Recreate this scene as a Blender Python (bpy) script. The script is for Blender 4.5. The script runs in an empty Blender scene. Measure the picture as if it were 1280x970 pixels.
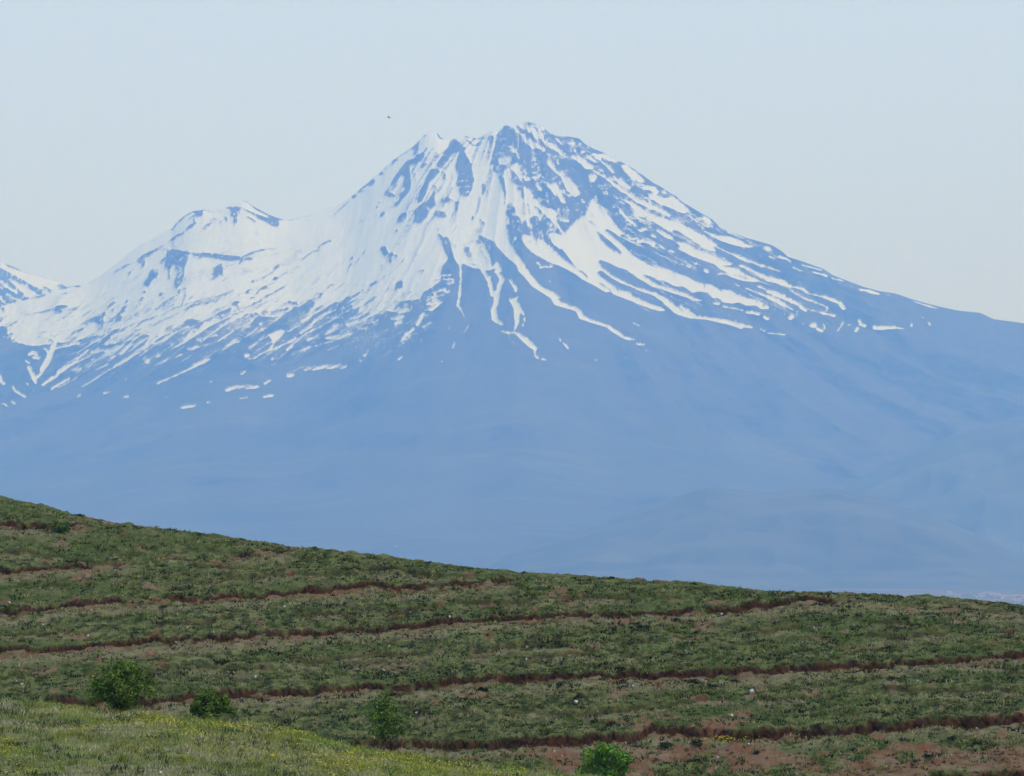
import bpy, math, random
import numpy as np
from mathutils import Vector
rng = np.random.default_rng(7); random.seed(7)
S = bpy.context.scene; COL = S.collection
# ------------------------------------------------------------------ camera
F_PX = 5300.0; CX, CY = 640.0, 485.0; HOR = 690.0
TH = math.atan((HOR - CY) / F_PX)
cam = bpy.data.objects.new('camera', bpy.data.cameras.new('camera')); COL.objects.link(cam)
cam.location = (0, 0, 0); cam.rotation_euler = (math.pi/2 + TH, 0, 0)
cam.data.sensor_width = 36; cam.data.lens = F_PX/1280*36
cam.data.clip_start = 1; cam.data.clip_end = 200000
S.camera = cam
# ------------------------------------------------------------------ sky, sun, exposure
SUN_EL, SUN_AZ = math.radians(50), math.radians(118)
w = bpy.data.worlds.new('World'); S.world = w; w.use_nodes = True
nt = w.node_tree; nt.nodes.clear()
sky = nt.nodes.new('ShaderNodeTexSky'); sky.sky_type = 'NISHITA'; sky.sun_disc = False
sky.sun_elevation = SUN_EL; sky.sun_rotation = SUN_AZ
sky.air_density = 1.0; sky.dust_density = 0.7; sky.ozone_density = 1.0; sky.altitude = 1000
bg = nt.nodes.new('ShaderNodeBackground'); bg.inputs['Strength'].default_value = 0.12
wo = nt.nodes.new('ShaderNodeOutputWorld')
veil = nt.nodes.new('ShaderNodeMix'); veil.data_type = 'RGBA'; veil.inputs[0].default_value = .93   # thin high cloud over the clear sky
veil.inputs[7].default_value = (6.3, 8.05, 11.3, 1)
nt.links.new(sky.outputs[0], veil.inputs[6]); nt.links.new(veil.outputs[2], bg.inputs['Color']); nt.links.new(bg.outputs[0], wo.inputs['Surface'])
sl = bpy.data.lights.new('sun', 'SUN'); sl.energy = 2.0; sl.angle = math.radians(2.5); sl.color = (1, .985, .96)
so = bpy.data.objects.new('sun', sl); COL.objects.link(so)
sd = Vector((math.sin(SUN_AZ)*math.cos(SUN_EL), math.cos(SUN_AZ)*math.cos(SUN_EL), math.sin(SUN_EL)))
so.rotation_euler = sd.to_track_quat('Z', 'Y').to_euler(); so.location = (0, 0, 50)
S.view_settings.view_transform = 'Standard'; S.view_settings.look = 'None'
S.view_settings.exposure = -0.235; S.view_settings.gamma = 1.0; S.view_settings.use_curve_mapping = False
S.cycles.use_denoising = True
S.cycles.volume_bounces = 4
S.cycles.max_bounces = 8
HAZE_DENSITY = 9.3e-5; HAZE_COL = (.15, .366, .97)
# ------------------------------------------------------------------ helpers
def ray(px, py):
    """direction ratios (x/y, z/y) of the line of sight that the traced lines were measured on"""
    a = np.tan(TH + np.arctan((CY - np.asarray(py, float))/F_PX))
    return (np.asarray(px, float) - CX)/F_PX*(math.cos(TH) + a*math.sin(TH)), a
def project(x, y, z):
    d = y*math.cos(TH) + z*math.sin(TH)
    return CX + F_PX*x/d, CY - F_PX*(-y*math.sin(TH) + z*math.cos(TH))/d
def hsh(i, j, s):
    v = (i.astype(np.int64)*374761393 + j.astype(np.int64)*668265263 + s*974634221) & 0x7fffffff
    v = ((v ^ (v >> 13))*1274126177) & 0x7fffffff
    return ((v ^ (v >> 16)) & 0xffff)/65535.0
def vnoise(x, y, s=0):
    x = np.asarray(x, float); y = np.asarray(y, float)
    i = np.floor(x); j = np.floor(y); u = x-i; v = y-j
    u = u*u*u*(u*(u*6-15)+10); v = v*v*v*(v*(v*6-15)+10)
    i = i.astype(np.int64); j = j.astype(np.int64)
    a = hsh(i, j, s); b = hsh(i+1, j, s); c = hsh(i, j+1, s); d = hsh(i+1, j+1, s)
    return (a*(1-u)+b*u)*(1-v) + (c*(1-u)+d*u)*v
def fbm(x, y, o=4, s=0):
    t = 0; a = .5; n = 0
    for k in range(o):
        t = t + a*vnoise(x*2**k, y*2**k, s+k*17); n += a; a *= .5
    return t/n
def ridged(x, y, o=4, s=0):
    t = 0; a = .5; n = 0
    for k in range(o):
        t = t + a*(1-np.abs(2*vnoise(x*2**k, y*2**k, s+k*31)-1)); n += a; a *= .5
    return t/n
def sstep(a, b, x):
    t = np.clip((x-a)/(b-a), 0, 1); return t*t*(3-2*t)
def link(name, me, mat=None, parent=None, kind=None, label=None, cat=None, group=None, loc=None):
    o = bpy.data.objects.new(name, me); COL.objects.link(o)
    if mat is not None: me.materials.append(mat)
    if parent is not None: o.parent = parent
    if kind: o['kind'] = kind
    if label: o['label'] = label
    if cat: o['category'] = cat
    if group: o['group'] = group
    if loc is not None: o.location = loc
    return o
def mesh_np(name, V, Fc, smooth=True, attrs=None, cols=None):
    """V (n,3); Fc (m,k) faces of k corners each"""
    me = bpy.data.meshes.new(name); V = np.asarray(V, np.float32); Fc = np.asarray(Fc, np.int32)
    m, k = Fc.shape
    me.vertices.add(len(V)); me.vertices.foreach_set('co', V.ravel())
    me.loops.add(m*k); me.loops.foreach_set('vertex_index', Fc.ravel())
    me.polygons.add(m); me.polygons.foreach_set('loop_start', np.arange(0, m*k, k, dtype=np.int32))
    me.polygons.foreach_set('use_smooth', np.full(m, smooth))
    me.update(calc_edges=True)
    for n, a in (attrs or {}).items():
        at = me.attributes.new(n, 'FLOAT', 'POINT'); at.data.foreach_set('value', np.asarray(a, np.float32).ravel())
    if cols is not None:
        at = me.attributes.new('tint', 'FLOAT_COLOR', 'POINT')
        c = np.ones((len(V), 4), np.float32); c[:, :3] = cols; at.data.foreach_set('color', c.ravel())
    return me
def grid_faces(nr, nc):
    i = np.arange(nr*nc).reshape(nr, nc)
    return np.stack([i[:-1, :-1], i[:-1, 1:], i[1:, 1:], i[1:, :-1]], -1).reshape(-1, 4)
class NT:
    """tiny node-tree builder"""
    def __init__(s, name):
        s.m = bpy.data.materials.new(name); s.m.use_nodes = True; s.t = s.m.node_tree; s.t.nodes.clear()
        s.out = s.n('ShaderNodeOutputMaterial')
    def n(s, t, **k):
        o = s.t.nodes.new(t)
        for a, b in k.items(): setattr(o, a, b)
        return o
    def l(s, a, b): s.t.links.new(a, b)
    def val(s, sock, v):
        if hasattr(v, 'is_output'): s.l(v, sock)
        else: sock.default_value = v
    def math(s, op, a, b=0.0, clamp=False):
        o = s.n('ShaderNodeMath', operation=op, use_clamp=clamp); s.val(o.inputs[0], a); s.val(o.inputs[1], b); return o.outputs[0]
    def attr(s, name): return s.n('ShaderNodeAttribute', attribute_name=name)
    def noise(s, scale, detail=4, rough=.55, vec=None):
        o = s.n('ShaderNodeTexNoise'); o.inputs['Scale'].default_value = scale
        o.inputs['Detail'].default_value = detail; o.inputs['Roughness'].default_value = rough
        if vec is None: vec = s.n('ShaderNodeTexCoord').outputs['Object']
        s.l(vec, o.inputs['Vector']); return o.outputs['Fac']
    def mapping(s, scale):
        o = s.n('ShaderNodeMapping'); o.inputs['Scale'].default_value = scale
        s.l(s.n('ShaderNodeTexCoord').outputs['Object'], o.inputs['Vector']); return o.outputs[0]
    def mix(s, f, a, b, mode='MIX'):
        o = s.n('ShaderNodeMix', data_type='RGBA', blend_type=mode)
        for sock, v in ((o.inputs[0], f), (o.inputs[6], a), (o.inputs[7], b)):
            if isinstance(v, tuple) and len(v) == 3: v = v + (1,)
            s.val(sock, v)
        return o.outputs[2]
    def ramp(s, f, a, b):
        o = s.n('ShaderNodeMapRange', interpolation_type='SMOOTHSTEP'); s.val(o.inputs[0], f)
        o.inputs[1].default_value = a; o.inputs[2].default_value = b; return o.outputs[0]
    def bsdf(s, col, rough=.9, spec=.2, bump=None, bstr=.3, bdist=.1, sub=None):
        b = s.n('ShaderNodeBsdfPrincipled')
        if isinstance(col, tuple) and len(col) == 3: col = col + (1,)
        s.val(b.inputs['Base Color'], col); b.inputs['Roughness'].default_value = rough
        b.inputs['Specular IOR Level'].default_value = spec
        if bump is not None:
            p = s.n('ShaderNodeBump'); p.inputs['Strength'].default_value = bstr; p.inputs['Distance'].default_value = bdist
            s.l(bump, p.inputs['Height']); s.l(p.outputs[0], b.inputs['Normal'])
        s.l(b.outputs[0], s.out.inputs['Surface']); return s.m
# ------------------------------------------------------------------ snow cover survey
SNOW = '''
@0 0 1
P -40 384 0 384 38 374 65 368 80 362 104 352 125 340 160 312 200 280 240 255 300 244 330 258 361 268 400 254 440 235 500 185 540 155 600 155 640 145 690 145 700 170 684 200 684 300 684 322 665 300 648 280 640 262 634 256 633 270 633 290 637 306 646 317 665 347 690 365 702 375 695 374 682 368 664 355 648 341 634 330 612 340 601 338 592 338 578 331 573 332 562 330 556 345 545 362 440 362 300 365 231 381 225 384 217 386 202 395 177 403 160 410 137 416 125 420 112 424 100 427 80 431 63 432 48 434 38 434 30 433 22 430 13 424 8 417 11 409 0 411 -40 412
S 5.5 382 464 400 461 431 460;S 6.5 361 471 365 470;S 3 363 468 379 460
S 5 284 489 300 486 322 485;S 3 227 511 243 509;S 4 260 505 264 505;S 6 98 497;S 3 156 498 160 498;S 3 130 493 133 493
S 3 331 482 338 478;S 4 302 469 306 467;S 2.4 306 525;S 2.6 197 481 230 466 262 451;S 3 340 452 352 446;S 3 330 498 341 496;S 2 300 500 309 499;s 3 240 470 262 460;s 3 262 480 276 474;s 3 205 500 216 497;s 3 410 440 424 434
@0 310 8
P 0 120 60 160 230 240 400 285 560 330 620 350 600 400 640 440 520 470 310 515 0 560
Q 0 205 110 260 250 340 380 420 460 470 430 495 310 515 50 560 0 560
P 75 315 130 340 230 375 270 390 330 440 410 475 310 505 240 470 170 410 110 350
S 30 0 345 60 390 165 450;S 20 60 470 130 500 210 530;S 20 0 395 20 415;S 22 0 500 50 550
R 20 70 170 140 205 220 238;R 11 430 390 510 445;R 26 585 380 660 378 780 372;R 18 600 400 640 405
Q 490 640 560 600 690 585 680 600 600 625 630 655 570 665
R 12 260 675 330 665 500 640;R 13 390 850 450 855;R 13 785 850 835 820
Q 885 750 920 710 1000 705 1030 760 1020 800 990 790 950 750
R 22 1025 760 1020 700 1050 660;R 22 1080 610 1150 540;r 13 1080 750 1130 640
Q 1140 750 1180 690 1270 530 1285 530 1230 680 1190 745
r 14 1080 280 1140 250;R 13 1140 250 1210 210 1280 170;r 9 1000 310 1080 280;R 24 500 930 530 950;R 25 0 610 40 630;R 16 0 750 20 700;R 22 110 875;R 13 90 790 180 740
Q -200 800 0 800 90 790 60 860 100 915 180 960 -200 960
R 13 1240 350;R 11 655 458;r 10 600 850 640 815;r 12 650 915 740 905;R 14 800 935 960 895 1100 850
@0 410 8
Q -200 -10 0 0 70 0 60 70 90 112 180 162 300 192 380 197 430 182 500 178 540 152 640 162 800 132 900 112 1000 77 1100 52 1280 2 1280 500 -200 500
S 46 545 170 530 220 510 260;S 60 500 280 480 340 450 390;S 52 430 420 420 440;S 30 410 470 380 500
S 38 290 410 330 480;S 46 330 480 345 530;S 28 350 530 355 565
S 24 540 220 600 205 700 185;S 34 720 175 780 165;S 24 450 220 490 260;S 34 290 280 330 255 365 275;S 34 340 310 390 315;S 22 260 340 290 365;S 16 210 230
S 30 0 500 10 545 40 575;S 26 130 600 150 640 200 675 255 702;S 15 255 560 290 590;S 13 320 660 340 635;S 20 30 770 80 800;S 22 120 745 150 770;S 40 800 690 800 705
S 30 430 580 520 520 570 490
P 560 495 570 440 640 390 700 370 740 320 790 295 840 250 890 215 890 230 860 260 800 320 730 375 640 450
S 18 700 390 800 340 900 295;S 22 510 630 580 580 690 520;S 12 580 610 660 575 780 510;S 28 730 432 800 412;s 15 750 470 820 430
S 15 820 605 900 560 1050 460 1210 370;S 26 1245 340 1280 325;S 14 960 435 1080 380;s 20 900 395 960 380;S 32 920 255 970 250 1020 240;S 22 1040 245 1130 230;S 34 1060 170 1140 150;S 22 920 155 1000 140;S 26 1085 335 1140 300;S 18 1040 315;S 25 1110 110 1200 70 1280 35;S 18 1160 140 1260 110;S 20 1190 210;S 28 1210 270 1240 245 1280 210;S 22 1240 710 1280 700;S 12 1050 665 1100 660;S 22 1260 530;S 20 980 80 1060 60;s 16 940 350 1000 325
@140 230 8
R 18 600 460 650 400 720 320 810 275 900 265
Q 820 280 910 265 910 320 860 330 830 310
R 18 770 360 820 315;r 30 830 330 900 330
R 16 440 670 500 630 600 570;R 26 600 570 700 500 770 450 830 400;R 22 830 400 815 360;r 40 600 590 620 620
R 9 920 258 1000 278 1110 268;R 16 1000 290;r 40 930 450 990 390;r 44 1000 360 1090 380;R 24 1140 345 1145 370;R 12 895 400;R 12 920 350;R 12 1040 460;R 12 850 405;r 12 1000 500;r 12 900 480
R 16 1140 243 1210 235 1280 240
Q 1180 250 1280 240 1280 300 1250 300 1260 350 1240 420 1220 420 1215 340 1185 330
S 24 1225 318
R 13 0 910 80 860;R 9 80 860 260 770;R 22 260 770 300 740 420 680;R 14 420 680 480 660 560 660
Q 550 660 640 675 740 695 800 695 900 700 1040 712 1160 735 1280 740 1280 770 1160 785 1100 775 1060 760 960 745 880 752 800 715 700 715
Q 545 670 740 705 770 730 750 790 720 870 720 960 650 960 660 880 630 870 640 830 600 800 590 860 575 960 560 960 570 870 530 830 550 740
S 26 610 745;S 20 640 780;S 20 710 750;S 18 690 860;S 16 715 890;s 40 640 910 610 930;s 14 680 790
R 34 275 785 320 760;R 24 340 740 400 705;R 28 305 830 325 790;R 18 170 920 215 860;q 360 960 365 930 380 870 440 850 460 880 440 960;R 30 400 940 420 900
R 16 480 800 530 760
Q 1015 900 1060 820 1100 820 1110 900 1080 920 1035 960 1005 960
R 12 990 940;r 30 1020 850;S 16 1075 840
r 30 290 600 330 605;r 14 220 680;r 10 495 545
@140 340 8
q 370 0 450 0 440 50 400 110 370 165 320 150 320 110 380 60
R 44 345 135 385 90;R 24 390 80 415 20;r 14 450 30 450 70;R 20 570 0 572 75
Q 630 90 660 0 730 0 720 60 690 120 670 150 650 190 610 160
S 14 680 40;S 14 700 20;R 12 670 200 670 250;R 13 730 180 735 250 700 335;R 14 650 285;R 28 480 240 498 228;R 16 300 212 330 210;R 22 283 300 305 270;R 20 170 28 200 0;r 18 120 105
Q 30 510 90 400 145 290 157 292 118 400 95 500
R 13 0 330 30 300;R 13 0 410 20 380;Q 1020 60 1030 0 1110 0 1110 40 1060 50;R 14 990 90;R 14 1033 115;R 16 920 230 940 200
P 0 640 120 600 300 520 480 450 620 380 700 350 760 330 1280 200 1290 300 1240 310 1180 370 1000 470 920 490 860 500 790 480 720 530 680 570 600 610 520 650 440 690 380 720 330 740 390 650 300 640 200 690 100 720 0 740
R 11 0 605 150 565 300 505 500 435 620 370 680 360
r 12 0 690 100 640 200 610;R 12 200 610 300 580 440 530;R 10 440 530 600 450 740 390;R 26 545 580 590 560;R 14 590 555 630 520;R 10 370 710 460 640;R 18 700 550 740 510 800 490;r 12 690 435;R 10 480 680 600 620 700 565;R 9 990 460 1080 420 1180 380
q 0 700 60 660 200 620 330 590 420 600 330 640 180 680 60 730
Q 200 720 260 680 350 660 330 720 290 790 220 810 170 790
P 1285 385 1230 390 1100 450 920 520 860 590 830 575 770 600 755 640 760 660 690 715 570 800 560 812 700 740 860 640 980 560 1100 500 1285 420
R 8 1080 480 1240 410
S 20 400 730 480 715 560 655 700 590 760 560;S 20 550 740 600 720;S 18 600 745 610 725;S 28 650 688;S 46 325 785 345 765;S 72 340 895 350 895;S 26 130 895 200 850 280 815;S 22 30 955 110 910;S 34 90 830 140 780 190 735;S 26 50 775 90 760;S 40 0 720 20 710;S 28 0 870 20 860
S 20 880 700 960 665 1055 645;S 24 760 790 860 760;s 18 860 765 1030 730;S 26 1170 728 1260 712;S 26 450 858 480 850;s 26 430 950 520 910 600 880;S 14 600 885 700 840;s 16 700 910 780 870;s 18 800 950 880 915;S 14 880 915 970 880;s 12 850 860 900 850;S 18 850 690 890 680;S 14 940 620 1010 605;S 40 1175 580 1210 570;S 14 1120 530 1260 480;S 14 1110 560 1270 520;S 18 1200 600 1280 560
s 12 1020 730
@260 230 8
R 13 340 165 400 180 450 225 480 250
Q 440 210 560 280 660 325 740 350 740 362 705 370 720 430 690 440 620 420 560 380 500 350 420 300 330 250 270 235 180 246 270 225 330 235 420 275 500 310 600 340 640 350 540 290 470 260
R 18 400 340 470 385;r 40 490 480 500 500;R 9 740 356 820 363 900 346 1000 316 1100 280;r 8 1100 280 1170 250;R 13 740 425
R 11 335 770 350 745 470 690 620 655 690 663;r 9 690 663 800 635;R 14 350 770 440 760;R 11 310 812 335 780;S 14 710 375 740 395
R 15 935 772 1030 700 1080 670 1150 610 1245 572;R 14 1070 690 1110 670;r 10 670 950 760 890 850 830 930 775;R 11 510 960 560 930;R 13 560 930 630 900 710 828;r 18 1270 300;r 10 820 950 850 935
@290 340 8
P 0 -10 1285 -10 1285 200 1150 270 1000 340 850 430 720 520 590 600 585 570 700 500 705 430 750 440 830 340 830 310 750 290 730 350 680 380 620 350 600 400 520 450 400 470 340 460 220 470 210 510 100 570 0 610
R 18 0 360 40 310 62 370;S 20 20 360;R 13 70 395 160 360 200 340;R 22 200 340 280 305;R 13 280 300 430 210 540 150;r 11 540 150 610 60;R 30 205 112 245 95;R 13 250 95 330 60 420 5;R 12 240 230 330 160 390 125;R 18 420 85 440 75;r 11 390 125 560 0;R 22 190 275 220 265;R 11 140 220 180 190;R 14 120 440 160 440 240 430;R 28 55 490 130 490;R 14 825 240 860 225 885 230 885 265 830 285;R 11 960 170 985 145 1020 140;r 10 1000 205 1140 100;R 20 845 388 900 358;R 26 580 320 640 330;r 26 430 410 540 385;R 18 520 400 560 375;r 16 680 345;R 14 0 445 60 425
q 100 460 210 430 360 400 500 380 500 430 330 450 200 480
s 30 100 590 200 545
S 22 690 620 740 590;S 26 740 590 790 560 830 500 900 455;S 30 900 455 1000 400 1150 320 1285 250;S 16 580 745 700 660;S 26 620 725 700 670 800 600 900 540;S 28 900 540 1000 490 1100 430 1285 350;R 10 800 585 950 500 1100 420 1200 365
S 18 270 840 390 790 450 770 500 745 580 715 640 670;S 22 550 790 600 750;S 26 760 695 810 675 860 650
P 900 650 960 600 1020 530 1120 540 1060 590 980 630
P 910 690 960 660 1070 640 1150 600 1200 620 1050 690
S 13 930 730 1050 690 1200 635
P 1120 520 1200 460 1285 430 1285 540 1160 570
S 18 1080 480 1110 472;S 22 600 850 690 800;S 26 700 795 780 770;S 14 780 770 900 740;R 14 1140 510 1180 500;s 14 1180 590 1280 560
P 360 640 470 590 540 600 470 680 430 730 400 780 370 805 355 800 410 720 400 690
P 160 630 260 580 370 560 350 580 280 622
S 17 270 530 330 520;s 14 400 510 450 510;S 22 0 722 70 710;S 58 150 855;S 40 180 885;S 22 205 885 255 865;S 22 285 840;s 16 390 950 440 930;s 24 480 700 530 670;s 22 570 470
S 16 590 600 560 610;S 30 690 620
@400 160 8
R 10 110 905 150 870;R 14 150 865 180 840 290 730;R 36 335 690 350 675;R 20 380 650 420 600 470 570;R 11 390 640 490 625
Q 470 560 540 500 555 540 520 590 480 580
Q 585 475 610 425 640 460 610 475
R 22 655 402;R 26 715 370 740 335 765 318;R 14 730 390;R 11 770 300 860 245 940 190
Q 910 210 1000 120 990 160 975 270 930 280 940 220
R 26 1040 80 1050 70
Q 820 390 880 325 940 320 960 280 1050 260 1050 310 1010 340 960 370 900 385 900 470 915 600 880 670 820 730 790 780 705 810 730 770 790 740 800 660 850 640 830 560 850 500 820 480 760 560 700 600 640 700 650 650 700 590 720 540 780 450
q 640 700 660 650 740 560 800 500 790 560 730 640 740 700
R 20 690 690 740 690;r 28 930 420 960 520;R 28 1030 395 1065 375;R 24 1065 222;R 24 595 758;R 20 570 800;R 24 567 885;R 26 615 885 640 865;R 13 610 825;r 20 640 740
Q 960 780 1000 700 1030 600 1060 510 1110 420 1180 430 1210 440 1150 510 1090 560 1070 660 1030 730
Q 1160 380 1210 310 1270 210 1290 190 1290 330 1220 410
Q 945 860 990 790 1080 750 1140 720 1150 770 1100 830 1080 880 1030 960 945 960
S 14 1060 810 1090 830;S 14 985 860
R 12 885 850 950 832
Q 780 930 800 890 870 850 870 900 820 960 770 960
R 30 1245 490 1240 515;R 16 1130 690 1140 660;R 18 1130 600 1160 595;r 36 1230 750 1260 730;r 70 1180 880 1240 880;R 40 1210 880;r 12 1140 280 1190 230;R 12 1175 55 1190 95 1225 100;r 9 370 950 480 880
@400 270 8
Q 945 0 1080 0 1030 60 990 85 945 50
Q 780 50 800 10 870 0 850 50 800 70
R 22 755 165 770 150;r 9 320 120 470 20;r 10 910 180 950 140;R 12 0 310 60 275 130 250;r 11 325 420 390 340;R 22 313 440 322 425;R 10 350 490 380 455;R 12 380 455 410 420;R 14 425 395 458 350;R 13 280 560 310 490;r 8 280 560 265 640
Q 600 330 625 318 660 322 690 380 740 390 720 440 715 490 700 490 690 440 640 410 610 380
R 24 750 415 768 415;R 14 615 515 630 498;R 15 780 510 850 432;R 8 700 585 780 515;R 13 440 740 540 690 600 650 655 610
Q 40 960 200 890 330 820 440 750 430 780 330 850 200 930 140 960
R 15 200 960 290 900 380 840 440 800
Q 380 910 470 870 570 810 545 850 470 900 380 950
Q 280 960 340 935 420 940 430 960
R 9 125 770 200 720 260 660;r 18 440 675;R 11 80 730 105 708 140 700;R 60 785 705 800 695;r 40 1000 570 1040 555;r 12 950 560;r 9 865 780 980 750;r 11 710 800 800 770;r 24 740 880 780 820
Q 1180 200 1200 195 1240 235 1290 240 1290 480 1265 480 1230 520 1210 580 1290 625 1290 470 1250 340 1225 300
Q 760 910 840 880 980 860 1020 800 1080 750 1160 740 1160 700 1285 690 1285 800 1200 830 1150 830 1220 870 1140 960 1040 960 1060 900 1050 850 1000 930 900 940 830 930
@440 360 8
P 0 -5 830 -5 800 20 720 50 680 130 560 140 450 160 430 200 460 210 570 215 580 245 520 265 440 260 380 250 330 270 270 280 180 320 190 350 270 330 260 350 180 370 60 400 0 400
R 22 0 105 60 70 110 40;R 16 0 155 70 120
Q 0 240 100 185 200 115 250 88 255 98 200 140 80 215 60 262 0 300
R 14 300 248 360 250;R 22 440 8 490 8;r 30 380 180 440 130;r 14 450 90 600 50;R 13 170 330 260 300;R 10 0 300 90 265
S 32 400 322 460 315 515 302;S 42 445 370 495 350;S 28 440 405;S 16 412 445
P 720 235 800 200 730 170 750 110 820 90 900 50 960 50 972 70 860 110 860 140 910 155 860 200 800 250
S 22 870 22 890 5;S 18 960 10
S 38 715 275 680 335;S 34 680 335 655 385;S 28 615 425 560 470;S 28 560 470 505 520;S 44 505 555 530 535;S 28 565 525 590 490;S 12 460 600 495 575
S 20 315 697 390 640;S 24 470 732 500 705;S 26 125 690 155 645;S 40 82 745;S 16 80 725;S 18 95 520;s 22 140 475;S 13 60 432 160 410;S 18 0 465;s 18 220 380 250 375;S 24 710 400 740 392;S 18 740 390 790 362;S 20 805 325;S 20 975 420;S 20 690 545;s 14 700 590
S 26 1080 -10 1080 80 1062 140 1058 190;S 18 1058 190 1095 240;s 14 1095 240 1125 310;S 14 1120 460 1150 420 1165 395;s 12 1165 395 1195 365;S 24 1012 610;S 14 1020 590 1032 555;s 18 945 685;S 22 895 745;s 12 910 730 925 700;s 10 570 650;s 8 1100 475 1120 460;s 8 860 800 820 850
@540 140 8
Q 175 300 220 265 270 300 330 370 330 420 380 500 405 600 422 690 400 790 370 850 300 860 240 740 260 640 230 560 250 500 280 400 200 430 130 540 100 580 40 560 60 510 120 440 160 370
p 140 560 210 430 270 390 250 460 200 540 150 590;s 14 290 630 370 650;s 14 260 710 370 700;S 12 250 770 380 760;s 14 260 830 370 810;S 16 180 380;s 10 300 680 360 670
Q 0 580 90 600 40 650 0 680
R 34 120 660 130 640;r 24 205 660 215 625;R 30 0 880 15 940;r 26 100 910 180 885 235 905 245 950;R 18 350 285 380 300 410 340;R 18 432 345 470 318;R 13 390 400;R 11 310 240 420 266 520 264 620 240
Q 560 270 615 245 600 320 575 320
R 16 525 405 522 420;R 26 515 740 512 825;R 14 605 785;r 14 250 850;r 12 20 450 80 380;r 16 60 210 75 260;R 10 75 265 115 270;r 24 20 760
Q 640 230 700 170 740 130 790 150 840 200 900 270 950 350 1040 390 1080 380 1140 440 1160 540 1230 630 1290 680 1290 960 1160 960 1090 950 1050 880 980 800 920 750 900 800 860 790 790 700 750 620 740 580 720 590 720 700 740 850 700 770 670 680 650 620 610 600 610 540 580 540 600 450 630 350
P 660 480 720 462 770 450 780 490 745 540 680 540
R 14 735 490;S 20 685 415;S 18 780 360 850 420 872 480
P 790 560 860 510 890 600 900 700 920 750 860 660
S 22 765 600 790 660;S 14 890 610 970 620 1060 632;s 30 890 660 1070 690;S 22 940 690 1060 665;S 24 1070 660 1080 640;S 34 1050 740 1090 790;S 20 960 390;S 40 1190 490 1220 560;S 50 1220 560 1285 645
P 1150 750 1230 720 1285 750 1285 870 1220 830
S 22 1130 855 1150 900;S 13 1182 860;s 12 970 560 1000 500 1060 480;S 9 1090 490;s 10 1040 540;S 9 1155 415;s 18 950 470;s 14 930 590 990 570;s 12 1100 600 1180 590;S 9 1010 420;S 12 1190 660
R 20 895 800 910 870;R 20 1000 945;R 42 780 930 800 960;Q 1000 840 1050 870 1060 900 1020 880
P 850 200 900 250 980 290 1080 330 1060 370 1020 382 960 340 920 290
Q 840 130 880 125 920 180 1000 230 1010 295 940 255 880 200 850 175
S 44 890 130 1000 210 1100 290 1200 345 1290 395;R 34 1010 285 1100 330 1240 420 1290 450;R 20 970 110 1040 170 1080 200
Q 1095 190 1130 160 1220 220 1210 300 1140 250
R 20 1220 300 1285 350;S 50 1250 260 1285 290;R 9 960 97 1060 132
@540 250 8
R 50 0 30 10 40;r 40 100 10 170 20;Q 15 160 60 120 130 140 120 200 80 180;R 18 240 40 250 110;R 32 410 185 410 200;R 18 485 208 518 250;R 16 60 300;R 20 65 352;r 16 40 220;r 14 100 240;r 14 185 215
Q 90 370 170 390 190 500 220 590 260 660 270 960 0 960 0 900 60 850 100 860 90 750 140 640 170 600 130 530 105 460
S 15 120 772 190 765;S 15 100 808 210 812;S 26 165 852 215 838;S 30 20 952 100 912 165 930;s 12 120 720 150 700
Q 310 650 420 700 490 700 530 770 570 850 580 970 300 970
S 24 285 640 290 720 285 790;S 22 292 790 285 860 280 970;S 34 495 700 560 800 590 900 600 970
Q 460 370 540 390 600 420 650 480 740 570 850 670 870 740 960 840 1020 900 1160 970 690 970 740 850 730 790 700 700 650 640 600 680 590 600 550 520 510 440
Q 590 740 630 730 680 790 640 900 610 930 595 830
S 36 650 660 680 720;S 38 640 725 705 800;S 42 705 810 680 870 650 970;R 18 700 785 730 800;S 28 780 820 840 890 842 930
Q 750 60 780 30 820 70 860 180 930 240 1000 290 1100 370 1110 420 980 370 910 350 900 400 930 480 1000 540 1120 600 1290 680 1290 970 1240 950 1100 880 1000 780 920 660 850 540 780 450 760 390 740 260 740 130
P 910 360 1000 370 1100 430 1200 500 1290 575 1290 680 1180 640 1030 560 950 490 900 420
R 16 960 430 1000 420;r 20 900 450 950 540
Q 970 180 1060 170 1080 210 1120 170 1290 330 1290 360 1170 350 1160 400 1290 520 1290 570 1120 430 1110 390 1000 280 980 230
s 30 1010 220 1050 260;s 16 1080 340 1110 400
P 1170 350 1200 335 1290 365 1290 520 1200 440
Q 1000 60 1050 80 1110 130 1160 190 1290 310 1290 365 1120 240 1080 160 1060 110
S 18 1030 120 1100 190;Q 1070 20 1150 30 1150 80 1100 70
Q 1240 180 1290 155 1290 260
Q 1200 0 1290 0 1290 100 1220 80
S 18 1050 640 1110 690;S 24 1080 690 1200 680;S 18 860 455;S 18 1180 830;S 12 865 310;q 310 480 360 480 410 560 400 610 340 560;r 24 240 470;r 20 440 410 540 500;r 24 480 480 560 620;r 20 380 640 480 660;r 16 480 540
@560 350 8
S 34 410 -10 425 60 450 160;S 44 545 0 520 60 500 130;S 56 490 140 480 250;S 42 475 250 450 310;S 60 455 320 470 400;S 40 475 420 545 455
S 24 530 530 620 545;S 20 620 545 670 540;s 14 615 560 615 600;s 20 650 635 665 660;S 10 740 705;S 26 620 20 665 75 680 130
P 600 195 680 190 700 240 740 300 772 360 762 378 720 330 715 440 680 510 660 525 670 440 660 380 660 300
S 22 690 195;S 20 765 405 768 425;S 24 750 470;S 16 790 560
P 660 540 700 540 790 590 850 650 897 700 882 720 830 700 760 640 710 590
S 18 872 710 870 770 905 800;S 18 935 812 980 815
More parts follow.
